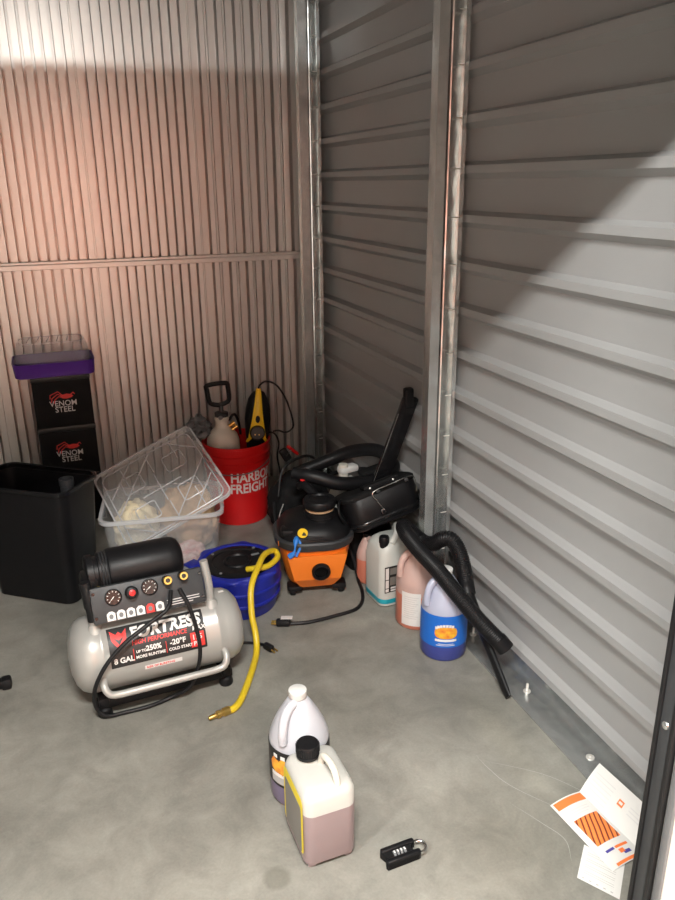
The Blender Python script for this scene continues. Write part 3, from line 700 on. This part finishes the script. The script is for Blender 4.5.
# milky jug at the front, purple contents
t = jug('milky_jug', 'milky gallon jug with white cap and black label behind the flat-topped can', (.424, 1.478, 0), 10, 'milky', 'purple_liquid', .088, 'white_plastic')
mp = cyl_map(.0745, -150, .062)
lb = patch('label', 'black_print', t, mp, -.080, 0, .16, .105, .0006, .0006, 24, 4, 'black wrap label with orange picture')
outline_patch('label_picture', 'label_orange', lb, mp, [(-.036, .046), (-.024, .040), (.0, .036), (.024, .040), (.036, .046), (.038, .066), (.030, .080), (.0, .086), (-.030, .080), (-.038, .066)], .0014)
for u in (-.026, -.004, .016): outline_patch('label_mark', 'white_print', lb, mp, [(u, .084), (u+.012, .084), (u+.012, .094), (u, .094)], .002)
patch('label_band', 'white_print', lb, mp, -.036, .028, .036, .038, .0014, .0005, 8, 1)
patch('label_band', 'grey_print', lb, mp, -.036, .008, .036, .027, .0014, .0005, 8, 1)
# square can
def can():
    t = thing('jerry_can', 'squat translucent can of mauve liquid with big black cap, yellow-edged label', 'can', (.420, 1.312, 0), 2)
    def ring(z, w, d, r): return [(x, y, z) for x, y in rr(w, d, r, 6)]
    # base with an arch cut in the front and back
    arch = [(-.053, .004), (-.049, 0), (-.036, 0), (-.029, .013), (.029, .013), (.036, 0), (.049, 0), (.053, .004), (.055, .02), (-.055, .02)]
    base = B().loft([[(x, y, z) for x, z in arch] for y in (-.066, .066)]).build('base', 'mauve_liquid', t)
    B().loft([ring(.014, .120, .148, .020), ring(.020, .123, .154, .024), ring(.185, .124, .156, .024), ring(.198, .116, .148, .024), ring(.206, .100, .132, .022), ring(.209, .070, .100, .02)]).build('body', 'milky_can', t)
    B().loft([ring(.0138, .1205, .1485, .020), ring(.020, .1238, .1548, .024), ring(.150, .1243, .1562, .024)]).build('liquid', 'mauve_liquid', t)
    B().lathe([(.024, .205), (.024, .216), (.021, .218)], 28, tr(-.012, .038, 0)).build('neck', 'milky_can', t)
    c = B().lathe([(.0265, .216), (.0265, .222), (.0245, .223), (.0245, .226), (.0265, .227), (.0265, .246), (.024, .250), (0, .250)], 32, tr(-.012, .038, 0)).build('cap', 'black_plastic', t)
    b = B()
    for k in range(28):
        a = 2*PI*k/28; b.box((-.012+.0266*math.cos(a), .038+.0266*math.sin(a), .237), (.002, .002, .018))
    b.build('cap_ribs', 'black_plastic', c)
    B().tube([(.010, .012, .208), (.012, .004, .232), (.015, -.018, .240), (.018, -.042, .236), (.020, -.056, .222), (.021, -.062, .205)], .0078, 10, 6).build('handle', 'ivory_plastic', t)
    # label on the left side, with a yellow border
    pm = plane_map((-.0625, 0, 0), (0, -1, 0), (0, 0, 1))
    outline_patch('label_border', 'can_yellow', t, pm, rr(.128, .152, .014, 4, 0, .112), .0004, .0006, 'yellow label border')
    outline_patch('label', 'can_grey', t, pm, rr(.108, .126, .008, 4, 0, .100), .0012, .0005)
    return t
can()
# blue labelled jug by the wall
t = jug('blue_jug', 'gallon jug of indigo liquid with a blue wrap label, nearest to the ribbed wall', (1.042, 1.893, 0), -20, 'milky_blue', 'indigo_liquid', .060, 'white_plastic')
mp = cyl_map(.0746, -92, .056)
lb = patch('label', 'label_blue', t, mp, -.116, 0, .116, .112, .0006, .0006, 32, 3, 'blue wrap label with yellow picture')
pic = outline_patch('label_picture', 'label_yellow', lb, mp, [(.036*math.copysign(abs(math.cos(a))**.7, math.cos(a)), .053+.021*math.copysign(abs(math.sin(a))**.7, math.sin(a))) for a in [2*PI*k/24 for k in range(24)]], .0012)
for k in range(7):
    a = math.radians(140-k*13.5); u = .040*math.cos(a)*1.0; v = .053+.026*math.sin(a)
    outline_patch('label_mark', 'white_print', lb, mp, [(u-.0038, v-.004), (u+.0038, v-.004), (u+.0038, v+.005), (u-.0038, v+.005)], .0018)
patch('label_band', 'white_print', lb, mp, -.034, .022, .034, .030, .0014, .0005, 8, 1)
patch('label_band', 'pale_grey_print', lb, mp, -.024, .012, .024, .014, .0014, .0005, 6, 1)
patch('label_band', 'pale_grey_print', lb, mp, -.030, .007, .030, .009, .0014, .0005, 6, 1)
# pink jug
t = jug('pink_jug', 'salmon pink gallon jug with white paper label, between the white and blue jugs', (1.040, 2.085, 0), -25, 'milky_pink', 'salmon_liquid', .128, 'white_plastic')
mp = cyl_map(.0746, -88, .020)
lb = patch('label', 'white_print', t, mp, -.060, 0, .008, .125, .0006, .0006, 12, 3, 'white paper label')
for k in range(11): patch('fine_print', 'pale_grey_print', lb, mp, -.050, .108-.008*k, .0-.006*(k % 3), .1105-.008*k, .0014, .0003, 6, 1)
# white jug
def white_jug():
    t = thing('white_jug', 'big square white jug with a black cap and a little aqua liquid, beside the vacuum', 'jug', (1.015, 2.268, 0), 5)
    def ring(z, w, d, r): return [(x, y, z) for x, y in rr(w, d, r, 6)]
    B().loft([ring(0, .12, .12, .02), ring(.006, .137, .137, .028), ring(.02, .142, .142, .03), ring(.185, .142, .142, .03), ring(.192, .138, .138, .03), ring(.215, .136, .136, .034), ring(.235, .118, .118, .036), ring(.248, .085, .085, .03)]).build('body', 'milky_white', t)
    B().loft([ring(.004, .118, .118, .02), ring(.008, .1355, .1355, .028), ring(.020, .1435, .1435, .03), ring(.034, .1435, .1435, .03)]).build('liquid', 'aqua_liquid', t)
    B().tube([(-.020, -.045, .240), (.01, -.03, .262), (.035, .01, .270), (.05, .045, .255), (.052, .055, .225)], .014, 10, 6).build('handle', 'milky_white', t)
    B().lathe([(.016, .225), (.016, .246), (.0185, .247), (.0185, .266), (.016, .270), (0, .270)], 24, tr(-.043, -.036, 0)).build('cap', 'black_plastic', t)
    pm = plane_map((0, -.0712, 0), (1, 0, 0), (0, 0, 1))
    lb = outline_patch('label', 'black_print', t, pm, [(-.058, .062), (.037, .062), (.037, .165), (-.058, .165)], .0004, .0006, 'black and white label')
    for v0, v1 in ((.066, .078), (.081, .112), (.115, .160)): patch('label_block', 'white_print', lb, pm, -.055, v0, -.042, v1, .0012, .0004, 1, 1)
    for v0, v1 in ((.090, .122), (.132, .158)): patch('label_block', 'can_grey', lb, pm, -.037, v0, .033, v1, .0012, .0004, 1, 1)
    for v0 in (.066, .076): patch('label_block', 'white_print', lb, pm, -.034, v0, .027, v0+.007, .0012, .0004, 1, 1)
    return t
white_jug()
# salmon jug half hidden behind the white one
jug('small_pink_jug', 'pale pink jug mostly hidden between the vacuum and the white jug', (.985, 2.412, 0), 60, 'milky_pink', 'salmon_liquid', .10, 'black_plastic', .040, .200, .012)

# ------------------------------------------------------------------ ribbed hose with crevice tool
t = thing('ribbed_hose', 'black ribbed hose with crevice tool leaning on the wall over the blue jug', 'hose', (1.10, 1.60, 0))
o = Vector((1.10, 1.60, 0))
def ribbed(P, r, pitch=.006):
    P = catmull(P, 14); L = [0]
    for i in range(1, len(P)): L.append(L[-1]+(P[i]-P[i-1]).length)
    n = int(L[-1]/(pitch/4)); Q = []; j = 0
    for k in range(n+1):
        s = L[-1]*k/n
        while j < len(L)-2 and L[j+1] < s: j += 1
        f = (s-L[j])/max(1e-9, L[j+1]-L[j]); Q.append(P[j].lerp(P[j+1], f))
    return B().tube(Q, lambda u: r+(.0016 if int(u*n+.5) % 4 < 2 else -.0004), 14, 1, spline=False)
hp = [(1.128, 1.680, .130), (1.090, 1.710, .175), (1.062, 1.745, .212), (1.030, 1.800, .262), (1.006, 1.880, .305), (.990, 1.99, .330), (.985, 2.07, .350), (1.000, 2.125, .350), (1.030, 2.142, .325), (1.054, 2.115, .300), (1.064, 2.075, .298), (1.072, 2.030, .318), (1.082, 2.000, .345), (1.102, 1.975, .350), (1.116, 1.945, .318), (1.120, 1.918, .270), (1.121, 1.905, .235)]
ribbed([Vector(p)-o for p in hp], .0245).build('hose', 'black_plastic', t, 60)
d = (Vector((1.092, 1.672, .118))-Vector((1.128, 1.680, .130)))
B().tube([Vector((1.116, 1.690, .146))-o, Vector((1.128, 1.680, .130))-o, Vector((1.136, 1.672, .118))-o], .0268, 16, 4).build('end_cuff', 'black_plastic', t)
B().tube([Vector((1.119, 1.925, .285))-o, Vector((1.121, 1.90, .22))-o, Vector((1.118, 1.880, .195))-o], .0265, 16, 4).build('tool_cuff', 'black_plastic', t)
# crevice tool: round at the cuff, flat blade at the tip
A_, E_ = Vector((1.118, 1.885, .205))-o, Vector((1.101, 1.590, .012))-o
dv = (E_-A_).normalized(); sd = Vector((1, 0, 0)); sd = (sd-dv*sd.dot(dv)).normalized(); nv = dv.cross(sd)
rg = []
for f, a, b_ in ((0, .0185, .0185), (.16, .0180, .0180), (.24, .0165, .0170), (.42, .0135, .0185), (.7, .0110, .0185), (.93, .0095, .0175), (1.0, .0060, .0165)):
    c = A_.lerp(E_, f); rg.append([c+sd*a*math.cos(2*PI*k/16)+nv*b_*math.sin(2*PI*k/16) for k in range(16)])
B().loft(rg).build('crevice_tool', 'black_plastic', t)

# ------------------------------------------------------------------ red bucket and what stands in it
def bucket():
    t = thing('bucket', 'red plastic bucket with white lettering against the grooved back wall', 'bucket', (.668, 3.195, 0), 0)
    R0, R1, H = .128, .148, .372
    R = lambda z: R0+(R1-R0)*z/H
    prof = [(0, .004), (R0-.01, .004), (R0-.004, 0), (R0, .004), (R(.255), .255), (R(.255)+.006, .257), (R(.26)+.006, .262), (R(.26), .266), (R(.285), .285), (R(.285)+.008, .287), (R(.29)+.008, .293), (R(.29), .297), (R(.318), .318), (R(.318)+.008, .320), (R(.325)+.008, .327), (R(.325), .331), (R1, .360), (R1+.005, .362), (R1+.005, .370), (R1, H), (R1-.004, H-.002), (R0-.004, .008), (0, .008)]
    B().lathe(prof, 56).build('pail', 'red', t)
    mp = lambda u, v, w: cyl_map(R(v)+w, -72, 0)(u, v, 0)
    text('lettering', 'HARBOR', .062, 'white_print', t, mp, -.108, .212, .0012, .0014, sx=.88)
    text('lettering', 'FREIGHT', .062, 'white_print', t, mp, -.110, .160, .0012, .0014, sx=.84)
    P = [(-.154, -.01, .315), (-.128, -.085, .262), (-.06, -.142, .252), (.03, -.158, .262), (.12, -.105, .290), (.153, -.01, .315)]
    B().tube(P, .0022, 8, 8).build('wire_handle', 'mid_grey', t)
    for s in (-1, 1): B().lathe([(.010, 0), (.010, .008), (.006, .010), (0, .010)], 14, tr(s*.144, -.01, .315) @ rot('Y', 90*s)).build('ear', 'red', t)
    return t
bucket()
def sprayer():
    t = thing('pump_sprayer', 'white pump sprayer with black D-handle standing in the red bucket', 'sprayer', (.612, 3.205, .010), 0)
    B().lathe([(.062, 0), (.070, .006), (.074, .02), (.074, .330), (.072, .360), (.064, .386), (.050, .404), (.034, .416), (.029, .425), (.029, .452), (.033, .455), (.033, .468), (.029, .470), (0, .470)], 40).build('tank', 'ivory_plastic', t)
    B().lathe([(.030, .468), (.030, .486), (.022, .490), (.010, .492), (.010, .530), (0, .530)], 24).build('pump_cap', 'dark_grey', t)
    # D handle
    b = B(); X = tr(-.004, 0, .520) @ rot('Z', -12) @ rot('Y', -6)
    b.tube([(0, 0, .0), (-.030, 0, .008), (-.043, 0, .022), (-.045, 0, .075), (-.043, 0, .094), (0, 0, .098), (.043, 0, .094), (.047, 0, .082), (.045, 0, .030), (.034, 0, .010), (0, 0, .0)], .0105, 8, 3, X)
    b.build('d_handle', 'black_plastic', t)
    for x, z in ((.035, .430), (.046, .412)):
        B().lathe([(.008, -.01), (.008, .012), (.010, .012), (.010, .020), (0, .020)], 12, tr(x, -.02, z) @ rot('Y', 60)).build('valve', 'brass', t)
    B().lathe([(.009, 0), (.009, .012), (.006, .014), (0, .014)], 14, tr(-.012, -.030, .470) @ rot('X', 70)).build('relief_valve', 'mid_grey', t)
    B().tube([(.03, -.01, .45), (.045, -.02, .475), (.06, -.01, .47), (.075, .0, .43), (.085, .02, .37)], .006, 8, 6).build('hose', 'black_rubber', t)
    return t
sprayer()
def polisher():
    X = tr(.745, 3.215, .010) @ rot('Z', -14) @ rot('Y', 4) @ rot('X', 4)
    t = thing('polisher', 'yellow and black power polisher upright in the red bucket', 'polisher', M4=X)
    prof = [(.0, .20), (.035, .205), (.048, .24), (.045, .30), (.048, .34), (.055, .40), (.058, .45), (.054, .50), (.044, .545), (.026, .575), (.012, .582), (0, .584)]
    b = B().lathe(prof, 28); b.v = [Vector((v.x, v.y*.72, v.z)) for v in b.v]; b.build('housing', 'black_plastic', t)
    rings = []
    for z, w, f, bk in ((.375, .078, -.042, .0), (.41, .066, -.047, .0), (.46, .050, -.0495, .0), (.51, .038, -.046, .0), (.55, .030, -.038, .0), (.578, .024, -.028, .0), (.592, .020, -.014, .002)):
        rings.append([(x, y, z) for x, y in ((-w/2, bk), (-w/2, f+.006), (-w/4, f), (w/4, f), (w/2, f+.006), (w/2, bk))])
    B().loft(rings).build('spine', 'yellow', t)
    for s in (-1, 1):
        B().loft([[(s*x, y, z) for x, y in ((.018, -.036), (.034, -.034), (.034, -.01), (.018, -.01))] for z in (.375,)] + [[(s*x, y, z) for x, y in ((.030, -.034), (.044, -.030), (.044, -.01), (.030, -.01))] for z in (.36,)] + [[(s*x, y, z) for x, y in ((.040, -.026), (.050, -.022), (.050, -.01), (.040, -.01))] for z in (.345,)]).build('side_flare', 'yellow', t)
    B().loft([[(x, -.0505+.002*(abs(z-.474) < .02), z) for x, z in ()] ] if False else [[(a, -.044, b_) for a, b_ in ellipse(0, .465, .0105, .018, 20)], [(a, -.0500, b_) for a, b_ in ellipse(0, .465, .010, .017, 20)]]).build('switch', 'black_gloss', t)
    B().lathe([(.030, .0), (.034, .01), (.034, .03), (.028, .04), (0, .04)], 24, tr(.0, -.030, .395) @ rot('X', 72)).build('gear_head', 'black_plastic', t)
    for x in (-.010, .008): B().lathe([(.0035, 0), (.003, .003), (0, .003)], 10, tr(x, -.068, .400) @ rot('X', 80)).build('screw', 'brass', t)
    B().tube([(0, 0, .588), (.004, 0, .605), (.030, .0, .625), (.075, .0, .612), (.115, .0, .56), (.145, -.005, .49), (.160, -.01, .43), (.150, -.012, .405), (.125, -.012, .392), (.095, -.012, .400), (.07, -.012, .395)], .0042, 8, 8).build('cord', 'black_rubber', t)
    return t
polisher()
gw = blob(8, (.055, .05, .06), 4, .35, 3.0, .3); gw.v = [v+Vector((.512, 3.235, .425)) for v in gw.v]
tag(gw.build('plastic_wrap', 'grey_wrap', None, 60), 'crumpled dark grey plastic wrap on the left rim of the red bucket', 'plastic wrap')
tag(B().tube([(.80, 3.20, .385), (.845, 3.19, .375), (.862, 3.18, .33), (.850, 3.17, .27), (.858, 3.16, .19), (.85, 3.15, .10), (.86, 3.13, .007), (.90, 3.05, .006)], .0042, 8, 6).build('trailing_cord', 'black_rubber'), 'thin black cord trailing from the red bucket rim down to the floor', 'cord')

# ------------------------------------------------------------------ clear tote, its lid and contents
def tote():
    t = thing('storage_tote', 'clear plastic storage tote behind the compressor with cloths inside', 'tote', (.290, 2.885, 0), -8.5)
    B().shell([(0, .385, .275, .03), (.004, .395, .285, .035), (.12, .425, .312, .04), (.235, .448, .332, .04), (.236, .462, .346, .045), (.240, .470, .354, .048), (.250, .470, .354, .048)], .0025).build('tub', 'clear', t)
    rings = [[(x, y, z) for x, y in rr(w, d, .05, 6)] for z, w, d in ((.238, .474, .358), (.252, .474, .358), (.252, .452, .336), (.238, .452, .336))]
    B().loft(rings, closed=True).build('rim', 'clear_ridge', t)
    for s in (-1, 1):
        B().box((s*.236, 0, .232), (.012, .12, .022), bev=.004).build('latch', 'clear_ridge', t)
    return t
tote()
Lc, Rc, Tc = Vector((.040, 3.085, .303)), Vector((.552, 2.735, .298)), Vector((.452, 3.110, .480))
U = (Tc-Lc); V_ = (Rc-Tc); lu, lv = U.length, V_.length
U.normalize(); V_ = (V_-U*U.dot(V_)).normalized(); N_ = U.cross(V_)
if N_.y > 0: N_ = -N_
Xl = Matrix((U, V_, U.cross(V_))).transposed().to_4x4(); Xl.translation = Lc
t = thing('tote_lid', 'clear ridged lid lying tilted across the open tote', 'lid', M4=Xl)
sgn = 1 if (Xl.to_3x3() @ Vector((0, 0, 1))).y < 0 else -1
out = rr(lu, lv, .035, 6, lu/2, lv/2)
B().prism(out, -.0015, .0015).build('lid_plate', 'clear_lid', t, 30)
inn = rr(lu-.012, lv-.012, .03, 6, lu/2, lv/2)
rings = [[(x, y, z) for x, y in p] for p, z in ((out, .002*sgn), (out, .016*sgn), (inn, .016*sgn), (inn, .002*sgn))]
B().loft(rings, closed=True).build('lid_edge', 'clear_ridge', t, 30)
def ridge(P): B().tube([(x, y, .003*sgn) for x, y in P], .0028, 6, 1, spline=False).build('ridge', 'clear_ridge', t)
inn2 = rr(lu-.05, lv-.05, .03, 5, lu/2, lv/2); ridge(inn2+[inn2[0]])
for a in (.25, .5, .75):
    ridge([(a*lu, .03), (a*lu, .13)]); ridge([(a*lu, lv-.03), (a*lu, lv-.13)])
for (ax, ay) in ((.20, .16), (.20, .55), (.62, .16), (.62, .55)):
    cx, cy = ax*lu+.04, ay*lv+.06
    q = rr(.085, .085, .012, 3, cx, cy); ridge(q+[q[0]])
for P in ([(.03, .15), (.15, .03)], [(.03, .24), (.24, .03)], [(lu-.03, lv-.15), (lu-.15, lv-.03)], [(lu-.03, lv-.24), (lu-.24, lv-.03)], [(.03, lv-.12), (.12, lv-.03)], [(lu-.12, .03), (lu-.03, .12)], [(.14, .22), (lu-.14, .22)], [(.22, .14), (.22, lv-.14)]): ridge(P)
for k in range(3): B().box((lu-.004, .12+.09*k, .010*sgn), (.012, .045, .014), bev=.003).build('clip', 'clear_ridge', t)
def cloth(name, label, cat, m, loc, rad, seed, amp, freq, fold):
    b = blob(seed, rad, 5, amp, freq, fold, .15); b.v = [v+Vector(loc) for v in b.v]
    return tag(b.build(name, m, None, 80), label, cat)
cloth('cream_cloth', 'crumpled cream cloth in the left of the clear tote', 'cloth', 'cream_cloth', (.185, 2.915, .135), (.092, .088, .125), 2, .16, 2.0, .16)
cloth('tan_cloth', 'large tan cloth bundle under the lid in the clear tote', 'cloth', 'tan_cloth', (.395, 2.915, .150), (.115, .100, .150), 5, .20, 1.8, .18)
cloth('patterned_cloth', 'small pink and white cloth low in the right of the clear tote', 'cloth', 'pink_cloth', (.370, 2.780, .055), (.060, .045, .048), 7, .25, 2.5, .2)
cloth('pale_wrapper', 'pale blue wrapper low in the front of the clear tote', 'wrapper', 'pale_blue_cloth', (.255, 2.790, .050), (.055, .045, .045), 9, .3, 2.2, .25)

# ------------------------------------------------------------------ black bin, boxes, purple tub
def bin_():
    t = thing('waste_bin', 'tall black plastic waste bin left of the clear tote', 'bin', (-.168, 2.785, 0), -36.3)
    B().shell([(0, .315, .165, .03), (.004, .33, .18, .035), (.20, .36, .20, .04), (.435, .395, .225, .045), (.436, .403, .233, .048), (.450, .405, .235, .049), (.453, .401, .231, .047)], .003, n=6).build('body', 'black_plastic', t)
    rings = [[(x, y, z) for x, y in rr(w, d, .05, 8)] for z, w, d in ((.440, .412, .242), (.452, .414, .244), (.456, .406, .236), (.452, .396, .226), (.440, .396, .226))]
    B().loft(rings, closed=True).build('rim', 'black_gloss', t)
    return t
bin_()
t = thing('black_tube', 'dark open tube standing in the black waste bin', 'tube', (-.056, 2.722, .005), 0)
B().lathe([(.0225, 0), (.0235, .01), (.0235, .425), (.026, .427), (.026, .452), (.021, .452), (.021, .010), (0, .010)], 26).build('wall', 'dark_grey', t)

def shoebox(name, label, z):
    t = thing(name, label, 'box', (-.040, 3.478, z), 1.5, 'black boxes in a stack')
    B().box((0, 0, .1022), (.238, .195, .2045), bev=.003).build('carton', 'black_matte', t)
    lid = B().box((0, 0, .2162), (.242, .199, .0235), bev=.003).build('lid', 'black_print', t)
    pm = plane_map((0, -.0976, 0), (1, 0, 0), (0, 0, 1))
    text('lettering', 'VENOM', .034, 'pale_grey_print', t, pm, 0.0, .094, .0008, .0002, 'CENTER', sx=.95)
    text('lettering', 'STEEL', .034, 'pale_grey_print', t, pm, 0.004, .067, .0008, .0002, 'CENTER', sx=.95)
    outline_patch('emblem', 'red_print', t, pm, [(-.012, .134), (.0, .143), (.018, .146), (.036, .142), (.044, .134), (.034, .128), (.016, .124), (.0, .126)], .0006)
    for P in ([(.004, .134), (-.020, .147), (-.044, .130), (-.048, .112)], [(.002, .138), (-.018, .158), (-.050, .144), (-.052, .128)], [(.0, .130), (-.016, .136), (-.034, .122), (-.036, .108)], [(.034, .142), (.044, .150), (.050, .142)]):
        b = B().tube([pm(x, y, .001) for x, y in P], .0022, 6, 1, spline=False); b.build('emblem', 'red_print', t)
    return t
shoebox('shoe_box', 'black box with red emblem, lowest of the stack behind the waste bin', 0.0)
shoebox('shoe_box', 'black box with red emblem, middle of the stack just above the waste bin', .2282)
shoebox('shoe_box', 'black box with red emblem, topmost of the stack under the purple tub', .4564)
t = thing('lidded_tub', 'clear tub upside down on a purple lid, on top of the black boxes', 'tub', (-.056, 3.465, .6848), 1.5)
B().shell([(0, .312, .215, .030), (.003, .320, .223, .034), (.058, .330, .233, .038), (.062, .334, .237, .040)], .004, .004).build('purple_lid', 'purple', t)
secs = [(.010, .312, .215, .032), (.062, .306, .209, .032), (.066, .312, .215, .034), (.070, .304, .207, .032), (.125, .285, .190, .04), (.138, .265, .172, .045), (.142, .24, .15, .045)]
rings = [[(x, y, z) for x, y in rr(w, d, r, 6)] for z, w, d, r in secs]
B().loft(rings, cap0=False).build('clear_tub', 'clear', t)
B().loft([[(x, y, z) for x, y in rr(w, d, .045, 6)] for z, w, d in ((.139, .264, .171), (.143, .264, .171), (.143, .256, .163), (.139, .256, .163))], closed=True).build('base_ring', 'clear_ridge', t)
for k in range(5): B().tube([(-.10+.04*k, -.066, .1425), (-.085+.04*k, .066, .1425)], .002, 6, 1).build('base_ridge', 'clear_ridge', t)

# ------------------------------------------------------------------ lock and leaflets on the floor
t = thing('combination_lock', 'black combination lock with steel shackle lying on the floor by the can', 'lock', (.575, 1.197, 0), 3)
o = [(-.0425, -.022), (.034, -.022), (.040, -.018), (.040, -.008), (.030, -.006), (.026, .004), (.030, .010), (.040, .012), (.040, .022), (-.0425, .022), (-.045, .016), (-.039, .0), (-.045, -.016)]
b = B().prism(o, .002, .017); b.build('body', 'black_matte', t)
for y, h in ((-.0155, .024), (.0175, .022)):
    B().box((-.001, y, h/2), (.084, .013, h), bev=.004, seg=3).build('side_rail', 'black_plastic', t)
for k in range(4):
    B().lathe([(.008, -.0028), (.0085, -.0018), (.0085, .0018), (.008, .0028)], 16, tr(-.016+.0085*k, .002, .0135) @ rot('Y', 90)).build('dial', 'white_print' if False else 'mid_grey', t)
    B().box((-.016+.0085*k, .002, .0222), (.0032, .006, .0008)).build('dial_mark', 'white_print', t)
B().tube([(.030, -.0155, .012), (.050, -.0155, .012), (.060, -.008, .012), (.062, .002, .012), (.059, .011, .012), (.050, .0165, .012), (.030, .0165, .012)], .0040, 12, 5).build('shackle', 'chrome', t)

def leaflet():
    t = thing('leaflet', 'orange and white folded leaflet leaning on the floor track beside the door frame', 'leaflet', (1.03, 1.10, 0))
    o = Vector((1.03, 1.10, 0))
    a = Vector((.978, 1.204, .004))-o; d = Vector((.997, .996, .003))-o
    bq = Vector((1.073, 1.215, .006))-o; cq = Vector((1.092, 1.008, .005))-o
    e = Vector((1.158, 1.252, .036))-o; f = Vector((1.178, 1.045, .038))-o
    def p1(u, v, w): return a+(bq-a)*u+(d-a)*v+Vector((0, 0, .006*math.sin(PI*u)*(1-.3*v)+w))
    n2 = (cq-bq).cross(e-bq).normalized(); n2 = n2 if n2.z > 0 else -n2
    def p2(u, v, w): return bq+(e-bq)*u+(cq-bq)*v+n2*(.004*math.sin(PI*u)+w)
    pa = B().grid(p1, 8, 6, .0005).build('lower_page', 'paper', t, 60)
    pb = B().grid(p2, 8, 6, .0005).build('upper_page', 'paper', t, 60)
    def pr(page, fn, m, u0, v0, u1, v1, name='print_block', w=.0009): B().grid(lambda u, v, t_: fn(u0+(u1-u0)*u, v0+(v1-v0)*v, w+t_), 6, 3, .0003).build(name, m, page, 60)
    pr(pa, p1, 'print_orange', .06, .02, .97, .125)
    for k in range(3): pr(pa, p1, 'pale_grey_print', .25, .19+.035*k, .85-.1*(k == 2), .202+.035*k)
    pr(pa, p1, 'print_rays', .16, .32, .90, .70, 'print_picture')
    pr(pa, p1, 'print_blue', .22, .785, .46, .815); pr(pa, p1, 'print_orange', .50, .785, .88, .815)
    pr(pa, p1, 'print_orange', .52, .835, .66, .885, 'print_logo'); pr(pa, p1, 'print_blue', .60, .87, .80, .91, 'print_logo')
    pr(pa, p1, 'print_orange', .20, .955, .95, .990)
    pr(pb, p2, 'print_orange', .45, .46, .62, .54); pr(pb, p2, 'paper', .50, .475, .57, .525, 'print_block', .0014)
    for k in range(6): pr(pb, p2, 'pale_grey_print', .12+.12*k, .05, .15+.12*k, .36)
    for k in range(3): pr(pb, p2, 'pale_grey_print', .42+.10*k, .62, .45+.10*k, .86)
    return t
leaflet()
def leaflet2():
    t = thing('printed_sheet', 'small white printed sheet partly under the orange leaflet', 'leaflet', (.98, 1.0, 0))
    o = Vector((.98, 1.0, 0)); a = Vector((.915, 1.012, .0012))-o; b_ = Vector((.985, 1.080, .0012))-o; c = Vector((.966, .935, .0012))-o
    def p(u, v, w): return a+(b_-a)*u+(c-a)*v+Vector((0, 0, w))
    pg = B().grid(p, 2, 2, .0005).build('page', 'paper', t, 0)
    for k in range(12):
        B().grid(lambda u, v, w: p(.16+.06*k+.012*u, .12+.72*v, .0007+w), 1, 1, .0002).build('print_line', 'grey_print' if k % 3 else 'pale_grey_print', pg, 0)
    for k in range(5):
        B().grid(lambda u, v, w: p(.06+.03*u, .10+.17*k+.06*v, .0007+w), 1, 1, .0002).build('print_mark', 'grey_print', pg, 0)
    return t
leaflet2()

# ------------------------------------------------------------------ black stand whose feet reach in from the left
t = thing('floor_stand', 'black floor stand whose foot tips reach in at the left edge of the picture', 'stand', (-.62, 1.80, 0))
for y, z in ((.385, 0), (-.385, 0)):
    ft = B().box((0.0, y, .020), (.665, .030, .028), bev=.007).build('foot', 'black_plastic', t)
    B().box((.325, y, .019), (.030, .036, .036), bev=.008).build('rubber_tip', 'black_rubber', ft)
    B().box((-.06, y, .20), (.032, .028, .36), bev=.005).build('upright', 'black_plastic', t)
B().box((-.06, 0, .34), (.034, .80, .030), bev=.005).build('cross_bar', 'black_plastic', t)
